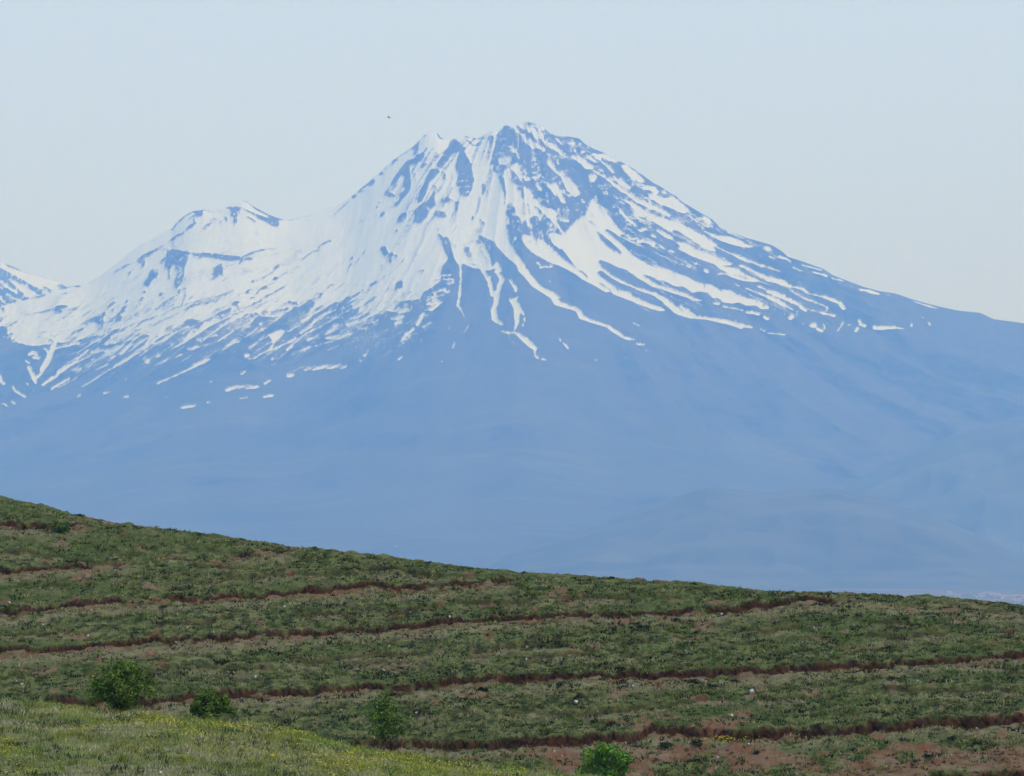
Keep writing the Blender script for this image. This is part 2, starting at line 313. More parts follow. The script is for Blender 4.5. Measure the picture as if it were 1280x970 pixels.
P 770 -10 850 -10 930 80 1070 150 1130 240 1290 290 1290 328 1180 300 1065 265 1030 200 920 130 840 80
S 15 1110 605 1130 630;S 20 1155 645 1205 702;S 24 1020 35;S 13 1110 560
S 22 135 0 120 120 102 250;S 16 102 260 135 315;s 12 135 315 165 390
@680 150 8
Q 0 75 60 130 110 150 350 180 500 285 780 415 1000 555 1290 740 1290 960 0 960
S 48 0 225 60 260 150 320;S 46 150 320 260 410
P 260 360 330 370 420 420 500 480 480 510 420 510 340 440
S 22 490 520 600 580 700 660;S 28 700 660 800 730 960 820 1100 880;S 22 1100 880 1240 955
P 100 170 140 190 190 250 170 260 110 210
S 22 210 225;s 66 280 250;S 40 290 230;S 28 360 242;S 36 310 320;S 30 380 330 400 320;S 24 250 290;s 20 440 270
P 480 340 600 340 720 400 740 430 700 430 580 380 560 410 520 400
S 32 440 380 520 430;S 16 430 310 480 350;s 46 560 430 650 480;S 26 640 500 700 540;S 20 600 440;s 26 540 480 600 540
P 760 450 830 450 930 540 1000 600 980 640 860 570 800 520
S 14 650 370 760 420;S 32 690 590 760 640 800 660;S 20 760 600 830 690;S 22 840 620;S 24 930 660;s 30 850 690 920 650;S 52 1010 690 1080 690 1115 725
P 1030 750 1110 740 1290 830 1290 900 1160 850 1080 810
S 24 1210 730;S 12 1130 710;S 26 1240 800 1290 785;r 16 1040 700 1090 730;r 20 1130 760 1190 780
P 670 750 760 800 870 830 960 890 1110 970 960 970 880 880 800 820 700 790
R 13 930 850 1010 910
s 60 60 430 90 480;S 26 60 470 140 545
P 150 540 200 510 260 610 340 690 370 750 310 790 220 700
S 24 140 420 145 450
P 30 660 120 640 170 720 210 840 190 850 110 770
s 28 210 750 260 790;S 14 190 720 250 790
P 440 570 500 555 530 590 500 640 470 660 440 610
S 24 635 705;S 16 380 810 410 835
P 520 745 560 860 640 910 640 970 420 970 450 870
s 12 340 570 380 600;S 54 0 910 90 940;S 18 40 830;S 18 18 780;S 14 55 790;S 12 100 800;s 14 270 470 340 540;s 16 30 350;S 12 45 575;S 12 30 565;s 12 220 880 260 920
s 14 760 830 800 850;S 14 690 880;s 20 760 930
@680 250 8
P 480 0 530 0 570 80 640 130 680 210 740 290 800 350 740 370 620 300 610 320 700 390 850 530 930 590 1060 670 1290 720 1290 860 1130 800 1000 760 930 780 840 720 720 680 640 640 555 610 545 640 590 710 530 740 580 790 690 870 740 920 690 945 560 880 440 790 380 760 300 660 180 500 80 410 60 350 150 365 210 345 260 280 330 210 400 170 430 160 450 60
Q 525 320 580 360 680 440 782 540 765 556 660 500 570 410
R 9 460 220 520 270;Q 330 715 370 715 447 780 420 787
P 0 460 60 490 200 610 300 680 440 800 665 930 620 942 440 830 320 760 190 690 0 610
Q 1000 755 1090 790 1210 830 1290 880 1290 905 1150 860 1050 810
P 930 770 1000 770 1120 850 1290 920 1290 950 1150 900 1040 850 940 800
S 22 540 700 600 720 700 790 830 860;S 18 830 860 960 910;S 22 960 910 1110 955;R 15 570 850 620 880 680 920;S 44 700 935 780 945 860 965
P 0 90 80 100 140 150 120 190 150 270 210 350 180 345 90 230 0 150
S 32 170 220 240 220;S 26 190 0 210 40;S 16 50 60;S 14 20 20;S 16 375 10 405 35;S 22 420 130 440 160;S 12 310 170;S 14 250 120;s 30 40 30
S 26 760 120 820 190 920 270;S 18 700 95;S 16 800 100;S 12 840 140;s 36 910 150 970 230;S 22 960 230;S 14 680 155;S 28 960 320 1010 300;S 26 1075 365 1110 382;S 16 1010 260;S 14 1070 290;s 30 790 350 860 390 940 400;S 20 860 395 920 400;S 28 940 430 1020 430 1100 462;S 13 740 370 850 420 1000 490;s 12 1000 490 1120 550 1260 610;S 20 1185 490;S 20 1262 525;s 20 720 150;s 16 860 240;S 12 1180 415
P 1120 310 1180 320 1290 380 1290 420 1180 370
P 750 -10 880 30 1000 110 1120 180 1290 220 1290 340 1160 270 1050 200 980 150 880 70
R 12 920 42 1010 112;S 24 900 0 1000 50 1120 110 1245 162
P 1070 -10 1290 -10 1290 100 1150 50
@700 340 8
P -10 290 10 310 15 325 80 350 190 380 250 460 350 505 500 550 522 580 610 620 640 660 755 690 735 700 660 697 600 662 500 602 470 570 300 522 190 482 165 412 60 370 -10 352
S 24 770 738 845 742;s 24 850 800 910 812;s 22 350 895 370 905;s 16 650 880;S 18 735 525;S 15 740 530 800 556;S 20 40 730 60 750 85 788;S 13 0 690;s 13 580 855;s 12 960 905;s 14 1120 680
P 530 212 590 208 720 250 900 330 1050 385 1052 400 1040 411 930 391 800 345 700 302 560 250
P 110 -5 160 10 260 80 380 150 505 208 470 222 340 150 220 90
P 270 -10 350 -10 370 60 440 110 540 150 580 210 530 218 400 110 290 62
S 26 430 -5 540 80 650 130;S 18 650 130 770 180;S 28 770 180 960 245;S 44 960 245 1060 310;S 60 1060 310 1150 390;S 46 1160 410 1290 452;S 22 1210 350 1250 385 1290 405;S 34 690 -5 800 60 940 140 1100 200 1290 258
R 12 400 120 510 195
@820 230 8
P 0 120 100 150 170 210 300 290 290 312 160 262 0 200
P 80 150 150 140 240 200 290 230 345 292 250 282 180 222
r 16 120 170 200 230;S 28 90 88;S 18 20 75;s 16 300 250
P 345 310 400 310 480 370 545 410 560 390 540 350 480 318 460 350 420 320
R 9 350 325 470 395;S 17 330 330 420 390 525 437;S 20 0 245 60 280 135 328
P 0 330 120 370 250 410 350 460 480 530 600 610 610 640 570 640 605 692 480 650 390 590 300 540 200 480 130 470 0 410
R 11 210 485 280 530;r 26 200 500 330 570;R 9 370 465 470 530;S 17 600 640 720 700 860 760 1000 810;S 13 1000 810 1160 860 1235 892
P 440 470 540 500 620 530 720 530 850 570 880 600 978 632 960 647 870 650 760 620 660 590 560 540
s 12 870 660 960 700
P 0 470 60 490 200 590 300 600 400 660 600 750 760 810 772 825 650 830 740 850 820 860 900 920 960 970 850 970 800 910 640 860 600 820 470 770 330 720 210 660 250 640 170 580 0 490
S 19 620 915 700 910 860 948;S 22 840 832 960 880 1060 945;S 24 1060 945 1190 955
P 0 850 100 860 330 950 345 970 0 970
S 20 58 640 72 658;S 18 135 682 180 694;S 40 498 880 510 888;s 24 390 810;S 12 410 800;S 14 245 812 265 820;s 14 60 575;S 11 625 425 680 462;S 15 720 480 800 515 880 545;s 20 1050 600;S 46 1110 640 1120 655;S 16 1130 740 1180 756;S 22 1230 735 1290 748;s 12 0 710 100 750 220 800;s 14 300 840 340 850
@820 320 8
P 0 140 100 145 220 190 320 220 390 270 480 290 580 310 640 350 740 355 820 400 900 430 1000 450 1080 490 1132 520 1110 547 1050 547 1000 510 900 512 830 480 770 492 680 482 630 440 570 430 520 380 420 370 370 387 320 350 270 320 190 322 100 270 0 240
R 10 480 295 485 320;R 10 650 345 655 360;R 12 1010 460 1000 480;R 12 1080 490 1070 510
S 30 580 490 630 495;S 20 670 520 820 545;S 14 820 545 870 562;S 32 910 575 960 582 1030 595;S 38 1090 628 1115 640
S 32 0 310 100 345 250 395;S 28 250 395 350 430;S 18 350 430 445 462
P 0 395 60 410 150 470 250 550 300 580 420 620 560 630 700 650 820 680 975 722 960 742 860 728 865 752 790 722 760 712 650 687 500 652 340 637 210 602 180 562 90 482 0 420
S 20 250 515 300 560 400 612;P 0 505 60 530 97 557 60 570 0 557
S 18 1050 750 1095 766;S 14 1120 785 1180 792 1290 807
P 320 -5 540 -5 640 50 765 90 760 106 640 100 700 130 780 130 860 180 1025 252 990 277 880 267 760 232 700 202 620 202 615 190 760 190 640 150 590 100 470 60 340 10
R 10 780 190 920 240;S 28 860 115 960 160 1040 200;S 36 1040 200 1110 235;S 48 1150 250 1290 285;S 15 780 -5 900 45 1050 110;S 12 1050 110 1225 166;S 12 790 305 840 320;S 18 900 340 1060 400;S 28 1060 400 1180 440 1290 500;S 22 1020 320 1090 340;S 28 1120 360 1200 385 1290 420;S 40 505 165;s 24 400 90;s 12 250 95 330 125;S 14 1010 260 1130 302;s 15 325 905 350 915;S 18 1190 550;s 14 1160 520;s 14 130 575;s 14 390 150
@960 300 8
S 50 0 405 150 435;S 22 150 450 280 488;S 24 280 488 350 505 400 545;S 15 400 550 570 585;S 32 570 585 720 645;S 44 720 645 760 695
S 15 220 520 330 580 480 640 600 690;S 15 600 690 578 725;S 13 410 710 530 740;S 24 540 745 670 775
S 32 0 530 130 580 300 650 340 690;S 26 340 690 380 722;S 28 0 590 100 625 180 672;S 18 180 672 245 715;S 17 292 735 290 770;S 42 218 800 240 780;S 18 165 755;S 17 65 710;S 28 0 690;S 20 355 858;S 56 445 870 465 868;S 36 490 900 540 925;S 18 558 860 570 905;S 16 700 920 755 840;S 24 745 850;s 20 800 870 825 860;S 30 915 820 930 850;S 36 930 860 970 872;S 34 885 920 895 895;s 14 670 945 700 920;s 20 600 860
P 1060 880 1150 870 1220 875 1290 880 1290 895 1150 915 1070 907
S 13 0 950 150 956;S 22 105 178 180 190 225 222;S 34 0 80 20 92;S 15 10 185 60 195;s 12 0 295 100 325;S 17 340 255 450 280 530 302;S 16 250 290 330 320;s 10 330 320 380 330;S 24 450 330 520 345 590 365;S 17 640 385 760 412;s 9 700 440 880 487
P 890 490 1010 495 1110 530 1122 552 1040 547 960 512 930 522
S 16 1190 545 1210 552;s 16 280 375;s 10 0 460 40 470
@1040 340 8
S 42 425 570 510 575;S 32 545 572 620 570;S 18 620 570 710 580;S 26 795 540 797 555;S 18 905 468 920 478;S 22 970 525 980 545;S 14 820 293 920 330;S 18 920 330 1040 362;s 18 235 340;S 32 235 605 260 580;s 14 220 645 250 640;s 12 880 555;s 10 1230 465;s 10 1050 365 1080 372
'''
MX0, MY0, MW, MH, MR = -30, 130, 1360, 440, 2     # survey window, cells per unit
def build_survey():
    M = np.zeros((MH*MR, MW*MR), np.float32)
    def area(pts, val, alpha):
        P = np.asarray(pts, float)
        P = (P - (MX0, MY0))*MR
        x0 = max(int(P[:, 0].min())-1, 0); x1 = min(int(P[:, 0].max())+2, MW*MR)
        y0 = max(int(P[:, 1].min())-1, 0); y1 = min(int(P[:, 1].max())+2, MH*MR)
        if x1 <= x0 or y1 <= y0: return
        X, Y = np.meshgrid(np.arange(x0, x1)+.5, np.arange(y0, y1)+.5)
        ins = np.zeros(X.shape, bool); n = len(P)
        for k in range(n):
            xa, ya = P[k]; xb, yb = P[(k+1) % n]
            if ya == yb: continue
            ins ^= ((ya > Y) != (yb > Y)) & (X < (xb-xa)*(Y-ya)/(yb-ya)+xa)
        sub = M[y0:y1, x0:x1]; sub[ins] += (val-sub[ins])*alpha
    def stroke(pts, wd, val, alpha):
        P = (np.asarray(pts, float) - (MX0, MY0))*MR; r = wd*MR/2
        x0 = max(int(P[:, 0].min()-r)-2, 0); x1 = min(int(P[:, 0].max()+r)+3, MW*MR)
        y0 = max(int(P[:, 1].min()-r)-2, 0); y1 = min(int(P[:, 1].max()+r)+3, MH*MR)
        if x1 <= x0 or y1 <= y0: return
        X, Y = np.meshgrid(np.arange(x0, x1)+.5, np.arange(y0, y1)+.5)
        d = np.full(X.shape, 1e9)
        if len(P) == 1: P = np.vstack([P, P+(.01, 0)])
        for a, b in zip(P[:-1], P[1:]):
            v = b-a; L = v@v+1e-9
            t = np.clip(((X-a[0])*v[0]+(Y-a[1])*v[1])/L, 0, 1)
            d = np.minimum(d, np.hypot(X-a[0]-t*v[0], Y-a[1]-t*v[1]))
        wob = (vnoise(X/5, Y/5, 3)-.5)*min(r*.9, 2.5)
        al = np.clip(r-d+wob+.5, 0, 1)*alpha
        sub = M[y0:y1, x0:x1]; sub += (val-sub)*al
    for blk in SNOW.strip().split('@')[1:]:
        lines = blk.strip().split('\n'); ox, oy, sc = [float(q) for q in lines[0].split()]
        for ln in lines[1:]:
            for op in ln.split(';'):
                t = op.split()
                if not t: continue
                k = t[0]; val = 1.0 if k in 'PSps' else 0.0; al = .55 if k in 'pqsr' else 1.0
                nums = [float(q) for q in t[1:]]
                if k in 'PQpq':
                    pts = [(ox+nums[i]/sc, oy+nums[i+1]/sc) for i in range(0, len(nums), 2)]; area(pts, val, al)
                else:
                    wd = nums[0]/sc; nums = nums[1:]
                    pts = [(ox+nums[i]/sc, oy+nums[i+1]/sc) for i in range(0, len(nums), 2)]; stroke(pts, wd, val, al)
    k = np.array([.22, .56, .22])
    for ax in (0, 1): M = np.apply_along_axis(lambda v: np.convolve(v, k, 'same'), ax, M)
    k = np.exp(-(np.arange(-9, 10)/3.6)**2/2); k /= k.sum(); B = M
    for ax in (0, 1): B = np.apply_along_axis(lambda v: np.convolve(v, k, 'same'), ax, B)
    return .58*M+.42*B
SURVEY = build_survey()
def survey(px, py):
    u = np.clip((px-MX0)*MR-.5, 0, MW*MR-1.001); v = np.clip((py-MY0)*MR-.5, 0, MH*MR-1.001)
    i = u.astype(int); j = v.astype(int); a = u-i; b = v-j
    s = (SURVEY[j, i]*(1-a)+SURVEY[j, i+1]*a)*(1-b)+(SURVEY[j+1, i]*(1-a)+SURVEY[j+1, i+1]*a)*b
    return s
# ------------------------------------------------------------------ mountain
def m_mountain():
    g = NT('mountain_rock_and_snow')
    a = g.attr('snow').outputs['Fac']
    n1 = g.noise(.035, 5, .65); n2 = g.noise(.17, 3, .6)
    nn = g.math('ADD', g.math('MULTIPLY', n1, .9), g.math('MULTIPLY', n2, 1.9))
    f = g.ramp(g.math('ADD', a, g.math('SUBTRACT', nn, 1.40)), .38, .62)
    tone = g.attr('tone').outputs['Fac']
    big = g.noise(.0016, 6, .6); fine = g.noise(.012, 5, .6)
    rock = g.mix(g.ramp(fine, .3, .7), (.014, .016, .015), (.080, .072, .060))
    gl = g.attr('gully').outputs['Fac']; rock = g.mix(g.math('MULTIPLY', g.ramp(gl, .50, .72), .45), rock, (.135, .120, .095))
    veg = g.mix(big, (.018, .026, .015), (.145, .130, .082))
    bands = g.noise(1., 5, .6, g.mapping((.0011, .0085, .0085))); veg = g.mix(g.math('MULTIPLY', g.ramp(bands, .5, .66), .35), veg, (.18, .165, .105))
    base = g.mix(tone, rock, veg)
    snow = g.mix(n1, (.64, .67, .67), (.76, .77, .74))
    c = g.mix(f, base, snow)
    return g.bsdf(c, .85, .15)
SIL = [(-1600, 640), (-1100, 560), (-600, 480), (-300, 425), (-120, 388), (0, 372), (40, 368), (75, 360), (104, 355.6), (112, 352.5), (125, 345), (137, 336), (150, 326),
 (162, 316), (175, 306.5), (181, 302.5), (187, 300.5), (202, 291), (215, 285), (221, 277.5), (230, 270), (240, 264), (252, 262.5), (255, 261), (265, 263),
 (280, 259), (290, 255), (302, 250.6), (309, 252), (316, 257.5), (330, 265), (342, 270.6), (352, 274), (361, 275), (372, 273), (385, 269.5), (397, 265.5),
 (410, 261), (420, 257), (434, 249.5), (442, 243.5), (460, 227.5), (467, 221), (477, 214), (482, 208), (491, 200), (507, 189.5), (517, 182), (525, 174.5),
 (531, 168.5), (537, 166), (546, 165.5), (552, 172), (561, 177), (567, 173), (576, 170), (585, 170.5), (596, 173), (605, 169), (611, 164.5), (617, 163),
 (622, 164.5), (632, 156), (639, 158.5), (646, 155.5), (652, 155), (660, 152), (672, 156), (681, 160), (687, 166), (694, 169), (702, 170.6), (711, 170.6), (724, 173),
 (730, 179), (742, 186), (755, 191), (760, 196), (777, 202.5), (792, 211), (805, 220), (817, 229), (827, 234), (836, 240), (845, 245), (852, 252), (864, 259),
 (880, 268.5), (890, 274), (900, 284), (910, 289), (932, 297), (964, 306), (976, 313), (985, 321), (1004, 327), (1029, 336), (1041, 344), (1079, 358.5),
 (1100, 364), (1120, 367), (1140, 374), (1165, 381), (1196, 388), (1225, 391), (1242, 399), (1280, 404), (1400, 428), (1600, 475), (2000, 560), (2500, 640), (2900, 690)]
Y0 = 22000.0; UPX = Y0/F_PX
FP = np.array([(0, 1), (60, .905), (130, .80), (200, .70), (300, .575), (450, .42), (600, .30), (800, .19), (1000, .11), (1300, .045), (1700, -.05)])
def mountain(name, sil, y0, base, tmax_px, ncols, nrows, xr, fine_px, curve, label):
    sx, sy = np.array(sil, float).T
    upx = y0/F_PX
    pc = np.concatenate([np.linspace(xr[0], fine_px[0], 170)[:-1], np.linspace(fine_px[0], fine_px[1], ncols), np.linspace(fine_px[1], xr[1], 110)[1:]])
    ft = FP[:, 0]; fv = FP[:, 1]
    tt = np.linspace(0, tmax_px, 4000); ff = np.interp(tt, ft, fv)
    ff = np.convolve(np.pad(ff, 60, 'edge'), np.ones(121)/121, 'valid'); ff = ff-ff[0]+1 if ff[0] < 1 else ff
    k1 = int(nrows*.8)
    vals = np.concatenate([np.linspace(1, .30, k1), np.linspace(.30, ff[-1], nrows-k1+1)[1:]])
    tr = np.interp(-vals, -ff, tt)
    tb = np.array([-900, -650, -450, -300, -180, -90, -40, -15, -5])
    trow = np.concatenate([tb, tr])*upx
    fb = np.interp(-tb*1.15, tt, ff); frow = np.concatenate([fb, vals])
    T, PC = np.meshgrid(trow, pc, indexing='ij'); FF = np.repeat(frow[:, None], len(pc), 1)
    yr = y0 + curve*np.abs(pc-640)*upx                     # ridge bends away to both sides
    rx, a = ray(pc, np.interp(pc, sx, sy))
    X = np.repeat((rx*yr)[None], len(trow), 0); Y = yr[None]-T
    hv = a*yr - base
    kk = np.exp(-(np.arange(-45, 46)/18.)**2); kk /= kk.sum()
    hs = np.convolve(np.pad(hv, 45, 'edge'), kk, 'valid')
    Hh = hv[None]*(1-sstep(0, 330, np.abs(T))) + hs[None]*sstep(0, 330, np.abs(T))
    Z = base + Hh*FF
    X = X*(1 - np.clip(T, 0, None)/y0*.55)                 # slopes fan out towards the viewer
    w_ = sstep(60, 420, T)
    # radial gullies running down from the summit
    xs = (640-640)/F_PX*y0
    ang = np.arctan2(X-xs, np.abs(T)+420.); r = np.hypot(X-xs, T+420.)
    gul = ridged(ang*9+.25*fbm(X/500, T/500, 3, 5), r/1700., 2, 11)-.55
    gul2 = ridged(ang*26+.35*fbm(X/250, T/250, 3, 8), r/900., 3, 23)-.55
    rough = fbm(X/170, T/170+Z/170, 5, 41)-.5
    Z = Z + w_*(gul*42*np.clip(FF*1.3+.12, 0, 1) + gul2*5*np.clip(FF*1.2, 0, 1)) + sstep(20, 200, T)*rough*50*np.clip(FF*1.5, .2, 1)
    px, py = project(X, Y, Z)
    sn = survey(px, py)
    # flecks of snow held among the summit rocks, wind streaks along the ragged snow line
    fl = fbm(px/7, py/5, 3, 201)
    sn = sn + (1-sn)*.85*sstep(.50, .66, fl)*sstep(.50, .75, FF)*sstep(560, 640, px)*sstep(335, 270, py)*sstep(980, 880, px)*.50
    bl = np.interp(px, [0, 60, 140, 220, 300, 400, 470, 545], [436, 434, 416, 392, 400, 398, 408, 385])
    st = fbm((px*-.88+py*.48)/26, (px*.48+py*.88)/3.4, 3, 211)
    sn = sn + (1-sn)*.75*sstep(.50, .62, st)*sstep(75, 8, py-bl)*sstep(-12, 0, py-bl)*sstep(40, 100, px)*sstep(560, 520, px)
    st2 = fbm((px*.86+py*.5)/24, (px*-.5+py*.86)/3., 3, 221)
    sn = sn - sn*.55*sstep(.50, .62, st)*sstep(-45, 0, py-bl)*sstep(40, 100, px)*sstep(560, 520, px)
    sn = sn + (1-sn)*.40*sstep(.60, .70, st2)*sstep(740, 800, px)*sstep(1100, 950, px)*sstep(420, 380, py)
    inside = sstep(6, -10, py-bl)*sstep(575, 545, px) + sstep(545, 575, px)*sstep(350, 300, py)*sstep(720, 690, px)
    fl2 = fbm((px*-.5+py*.86)/4.2, (px*.86+py*.5)/2.4, 3, 231)
    sn = sn + (1-sn)*.52*sstep(.53, .68, fl2)*inside*(.45+.55*sstep(235, 290, py))
    rs = fbm(ang*46+.5*fbm(X/200, T/200, 2, 253), r/190., 3, 251)
    sn = sn - .50*sstep(.56, .68, rs)*sstep(.50, .72, FF)*sstep(455, 520, px)*sstep(800, 740, px)*sstep(330, 250, py)
    sn = sn - .30*sstep(.58, .70, rs)*inside*sstep(250, 330, py)
    st3 = fbm((px*-.80+py*.6)/30, (px*.6+py*.80)/2.6, 3, 241)
    sn = sn - sn*.42*sstep(.58, .70, st3)*inside*sstep(300, 420, py)
    sn = sn + (1-sn)*.62*sstep(.55, .66, st3)*sstep(95, 8, py-bl)*sstep(-12, 0, py-bl)*sstep(70, 130, px)*sstep(430, 330, px)
    hz = sstep(120, 900, -T)
    backsnow = sstep(.45, .62, fbm(X/400, Y/400, 4, 77)*.6+FF*.45)
    sn = np.where(T < -1, backsnow*hz + sn*(1-hz), sn)
    out = (px < MX0+4) | (px > MX0+MW-4)
    sn = np.where(out, sstep(.52, .60, fbm(ang*30+X/900, r/260, 4, 66)*.35+np.clip((Z-900)/1500, 0, 1)*.55), sn)
    Z = Z + sstep(20, 160, T)*(1-sn)*14*np.clip(FF*2, 0, 1)
    tone = sstep(.62, .30, FF + (fbm(X/350, T/350, 4, 91)-.5)*.5)
    for pts, wd, tv in TONES:                              # darker woods, pale fields on the lower slopes
        d = np.full(px.shape, 1e9)
        for (ax, ay), (bx, by) in zip(pts[:-1], pts[1:]):
            vx, vy = bx-ax, by-ay; t = np.clip(((px-ax)*vx+(py-ay)*vy)/(vx*vx+vy*vy+1e-9), 0, 1)
            d = np.minimum(d, np.hypot(px-ax-t*vx, py-ay-t*vy))
        tone = tone + (tv-tone)*sstep(wd, wd*.3, d)
    V = np.stack([X, Y, Z], -1).reshape(-1, 3)
    me = mesh_np(name, V, grid_faces(len(trow), len(pc))[:, ::-1], True, {'snow': sn, 'tone': tone, 'gully': ridged(ang*15+.3*fbm(X/300, T/300, 3, 6), r/1300., 3, 61)})
    o = link(name, me, MAT_MTN, kind='structure'); o['label'] = label
    return o
TONES = [([(600, 674), (660, 667), (760, 652)], 4, 1.0), ([(700, 640), (830, 624)], 8, .2), ([(1040, 590), (1290, 560)], 30, 0.0), ([(380, 560), (700, 540)], 14, .3), ([(240, 604), (420, 606)], 8, .1), ([(480, 690), (560, 690)], 5, .9)]
MAT_MTN = m_mountain()
mountain('mountain', SIL, Y0, -120, 1600, 1100, 400, (-1500, 2850), (-40, 1320), .25,
         'snow streaked blue volcano rising behind the green hillside')
SIL2 = [(-2200, 640), (-1500, 520), (-900, 380), (-500, 250), (-300, 240), (-160, 256), (-60, 292), (0, 325.5), (7, 330), (19, 334), (29, 340), (50, 345.5), (70, 351), (85, 360), (120, 390), (220, 450), (420, 560), (700, 690)]
mountain('distant_mountain', SIL2, 27000., -120, 1200, 320, 200, (-2150, 690), (-60, 160), .1,
         'farther snowy peak cut by the left edge behind the volcano')
# ------------------------------------------------------------------ plain and foothills
def m_plain():
    g = NT('plain_fields')
    v = g.n('ShaderNodeTexVoronoi'); v.inputs['Scale'].default_value = .0032
    g.l(g.mapping((1, .45, 1)), v.inputs['Vector'])
    bw = g.n('ShaderNodeSeparateColor'); g.l(v.outputs['Color'], bw.inputs[0])
    c = g.mix(bw.outputs[0], (.06, .075, .035), (.19, .165, .10))
    c = g.mix(g.ramp(g.noise(.0012, 5), .42, .62), c, (.10, .10, .055))
    return g.bsdf(c, .95, .1)
MAT_PLAIN = m_plain()
xs_ = np.concatenate([np.linspace(-19000, -3000, 12), np.linspace(-2600, 2600, 60), np.linspace(3000, 19000, 12)])
ys_ = np.concatenate([np.linspace(-3000, 3000, 8), np.linspace(3500, 20000, 120), np.linspace(21000, 45000, 14)])
XX, YY = np.meshgrid(xs_, ys_)
ZZ = -120 + (fbm(XX/900, YY/900, 4, 3)-.5)*8*sstep(2500, 6000, YY)
link('plain', mesh_np('plain', np.stack([XX, YY, ZZ], -1).reshape(-1, 3), grid_faces(len(ys_), len(xs_)), True), MAT_PLAIN, kind='structure')
def m_foothill():
    g = NT('foothill_scrub')
    c = g.mix(g.ramp(g.noise(.004, 6, .62), .35, .68), (.080, .090, .056), (.122, .126, .080))
    bands = g.noise(1., 5, .6, g.mapping((.0012, .009, .004))); c = g.mix(g.math('MULTIPLY', g.ramp(bands, .5, .64), .45), c, (.15, .16, .10))
    return g.bsdf(c, .95, .1)
MAT_FOOT = m_foothill()
def foothill(name, prof, yc, front, back, seed, label):
    px, py = np.array(prof, float).T
    pc = np.linspace(px[0], px[-1], 160); rx, a = ray(pc, np.interp(pc, px, py))
    ts = np.concatenate([np.linspace(-back, 0, 16)[:-1], np.linspace(0, front, 40)])
    T, PC = np.meshgrid(ts, pc, indexing='ij')
    f = np.where(T < 0, np.cos(np.clip(-T/back, 0, 1)*math.pi)*.5+.5, np.cos(np.clip(T/front, 0, 1)*math.pi)*.5+.5)
    X = np.repeat((rx*yc)[None], len(ts), 0)*(1-T/yc); Y = yc-T
    H = np.clip(a*yc+126, 0, None)[None]
    Z = -126+H*f + f*(1-f)*4*(ridged(X/420, T/420, 4, seed)-.5)*H*.35
    me = mesh_np(name, np.stack([X, Y, Z], -1).reshape(-1, 3), grid_faces(len(ts), len(pc))[:, ::-1], True)
    o = link(name, me, MAT_FOOT, kind='structure'); o['label'] = label
foothill('foothill', [(560, 740), (640, 690), (740, 660), (820, 628), (885, 609), (925, 613), (960, 616), (1000, 611), (1040, 610), (1100, 622), (1180, 650), (1260, 685), (1340, 740)], 15600, 1900, 2600, 5,
         'low hazy brown hill in front of the volcano base')
foothill('foothill', [(960, 740), (1020, 640), (1070, 600), (1130, 570), (1200, 540), (1280, 520), (1400, 500), (1560, 540), (1800, 740)], 19200, 2600, 4200, 15,
         'hazy dark ridge at the right edge below the volcano')
# ------------------------------------------------------------------ terraced hillside
HM, HZ = .25, -8.15                                       # rise of the slope, its level 180 m out
KK = HM*180 - HZ
CREST = np.array([(-2600, 850), (-1700, 690), (-1100, 590), (-700, 575), (-350, 590), (0, 622), (20, 626), (50, 633), (100, 647), (150, 656), (200, 662), (260, 670), (330, 679), (400, 686), (450, 692), (520, 700), (590, 711),
 (640, 717), (700, 721), (760, 723), (830, 730), (900, 735), (960, 740), (1030, 743), (1065, 742.5), (1100, 745), (1160, 748), (1200, 751), (1280, 759), (1700, 800), (2000, 830), (3600, 930)], float)
# the cut banks: (traced line, bank height in metres)
BANKS = [([(-60, 661), (0, 659), (76, 657), (105, 657)], .30, -60, 112),
 ([(285, 692), (298, 691), (320, 689), (358, 688)], .20, 290, 362),
 ([(-60, 716), (0, 713), (46, 711), (80, 708), (153, 705), (200, 703)], .20, -60, 165),
 ([(-80, 771), (0, 767), (38, 765), (57, 762), (95, 757), (160, 753), (210, 749), (267, 745), (330, 745), (392, 739), (429, 737), (480, 732.5), (531, 731), (568, 727), (633, 723)], .27, -99, 640),
 ([(-80, 821), (0, 817), (50, 814), (107, 809), (160, 806), (229, 800), (259, 799), (330, 795.5), (375, 792), (446, 788), (500, 784), (555, 779.5), (606, 776), (660, 773.5), (700, 772), (760, 768), (849, 764), (879, 762), (960, 759), (986, 755), (1033, 749)], .28, -99, 1042),
 ([(-80, 882), (0, 880), (72, 878), (198, 875), (229, 872), (286, 868), (330, 866), (358, 864), (419, 863), (463, 860), (514, 858), (558, 854), (609, 851), (660, 850), (694, 850), (760, 846), (819, 844.5), (894, 841), (960, 837), (1003, 833), (1079, 831), (1172, 826), (1278, 821), (1500, 812)], .36, 60, 1500),
 ([(380, 938), (494, 933), (548, 932.5), (599, 931), (660, 928), (700, 928), (760, 923), (819, 916), (864, 919), (939, 921), (1024, 915), (1151, 907.5), (1236, 903), (1280, 902), (1500, 893)], .52, 400, 1500),
 ([(900, 992), (1040, 985), (1180, 974), (1280, 966), (1500, 950)], .40, 900, 1500)]
TERRACETTE = [([(0, 690), (300, 708), (600, 716)],), ([(0, 740), (300, 725), (560, 716)],), ([(0, 795), (400, 765), (800, 745)],), ([(300, 830), (640, 812), (960, 790), (1280, 775)],), ([(100, 845), (400, 830), (800, 815)],),
 ([(340, 898), (600, 893), (900, 878), (1280, 862)],), ([(1000, 800), (1280, 790)],), ([(1040, 752), (1150, 760), (1290, 770)],)]
def depth_of(px, py): return KK/(HM - ray(px, py)[1])
def line_depth(px, pts):
    p = np.array(pts, float); return depth_of(px, np.interp(px, p[:, 0], p[:, 1]))
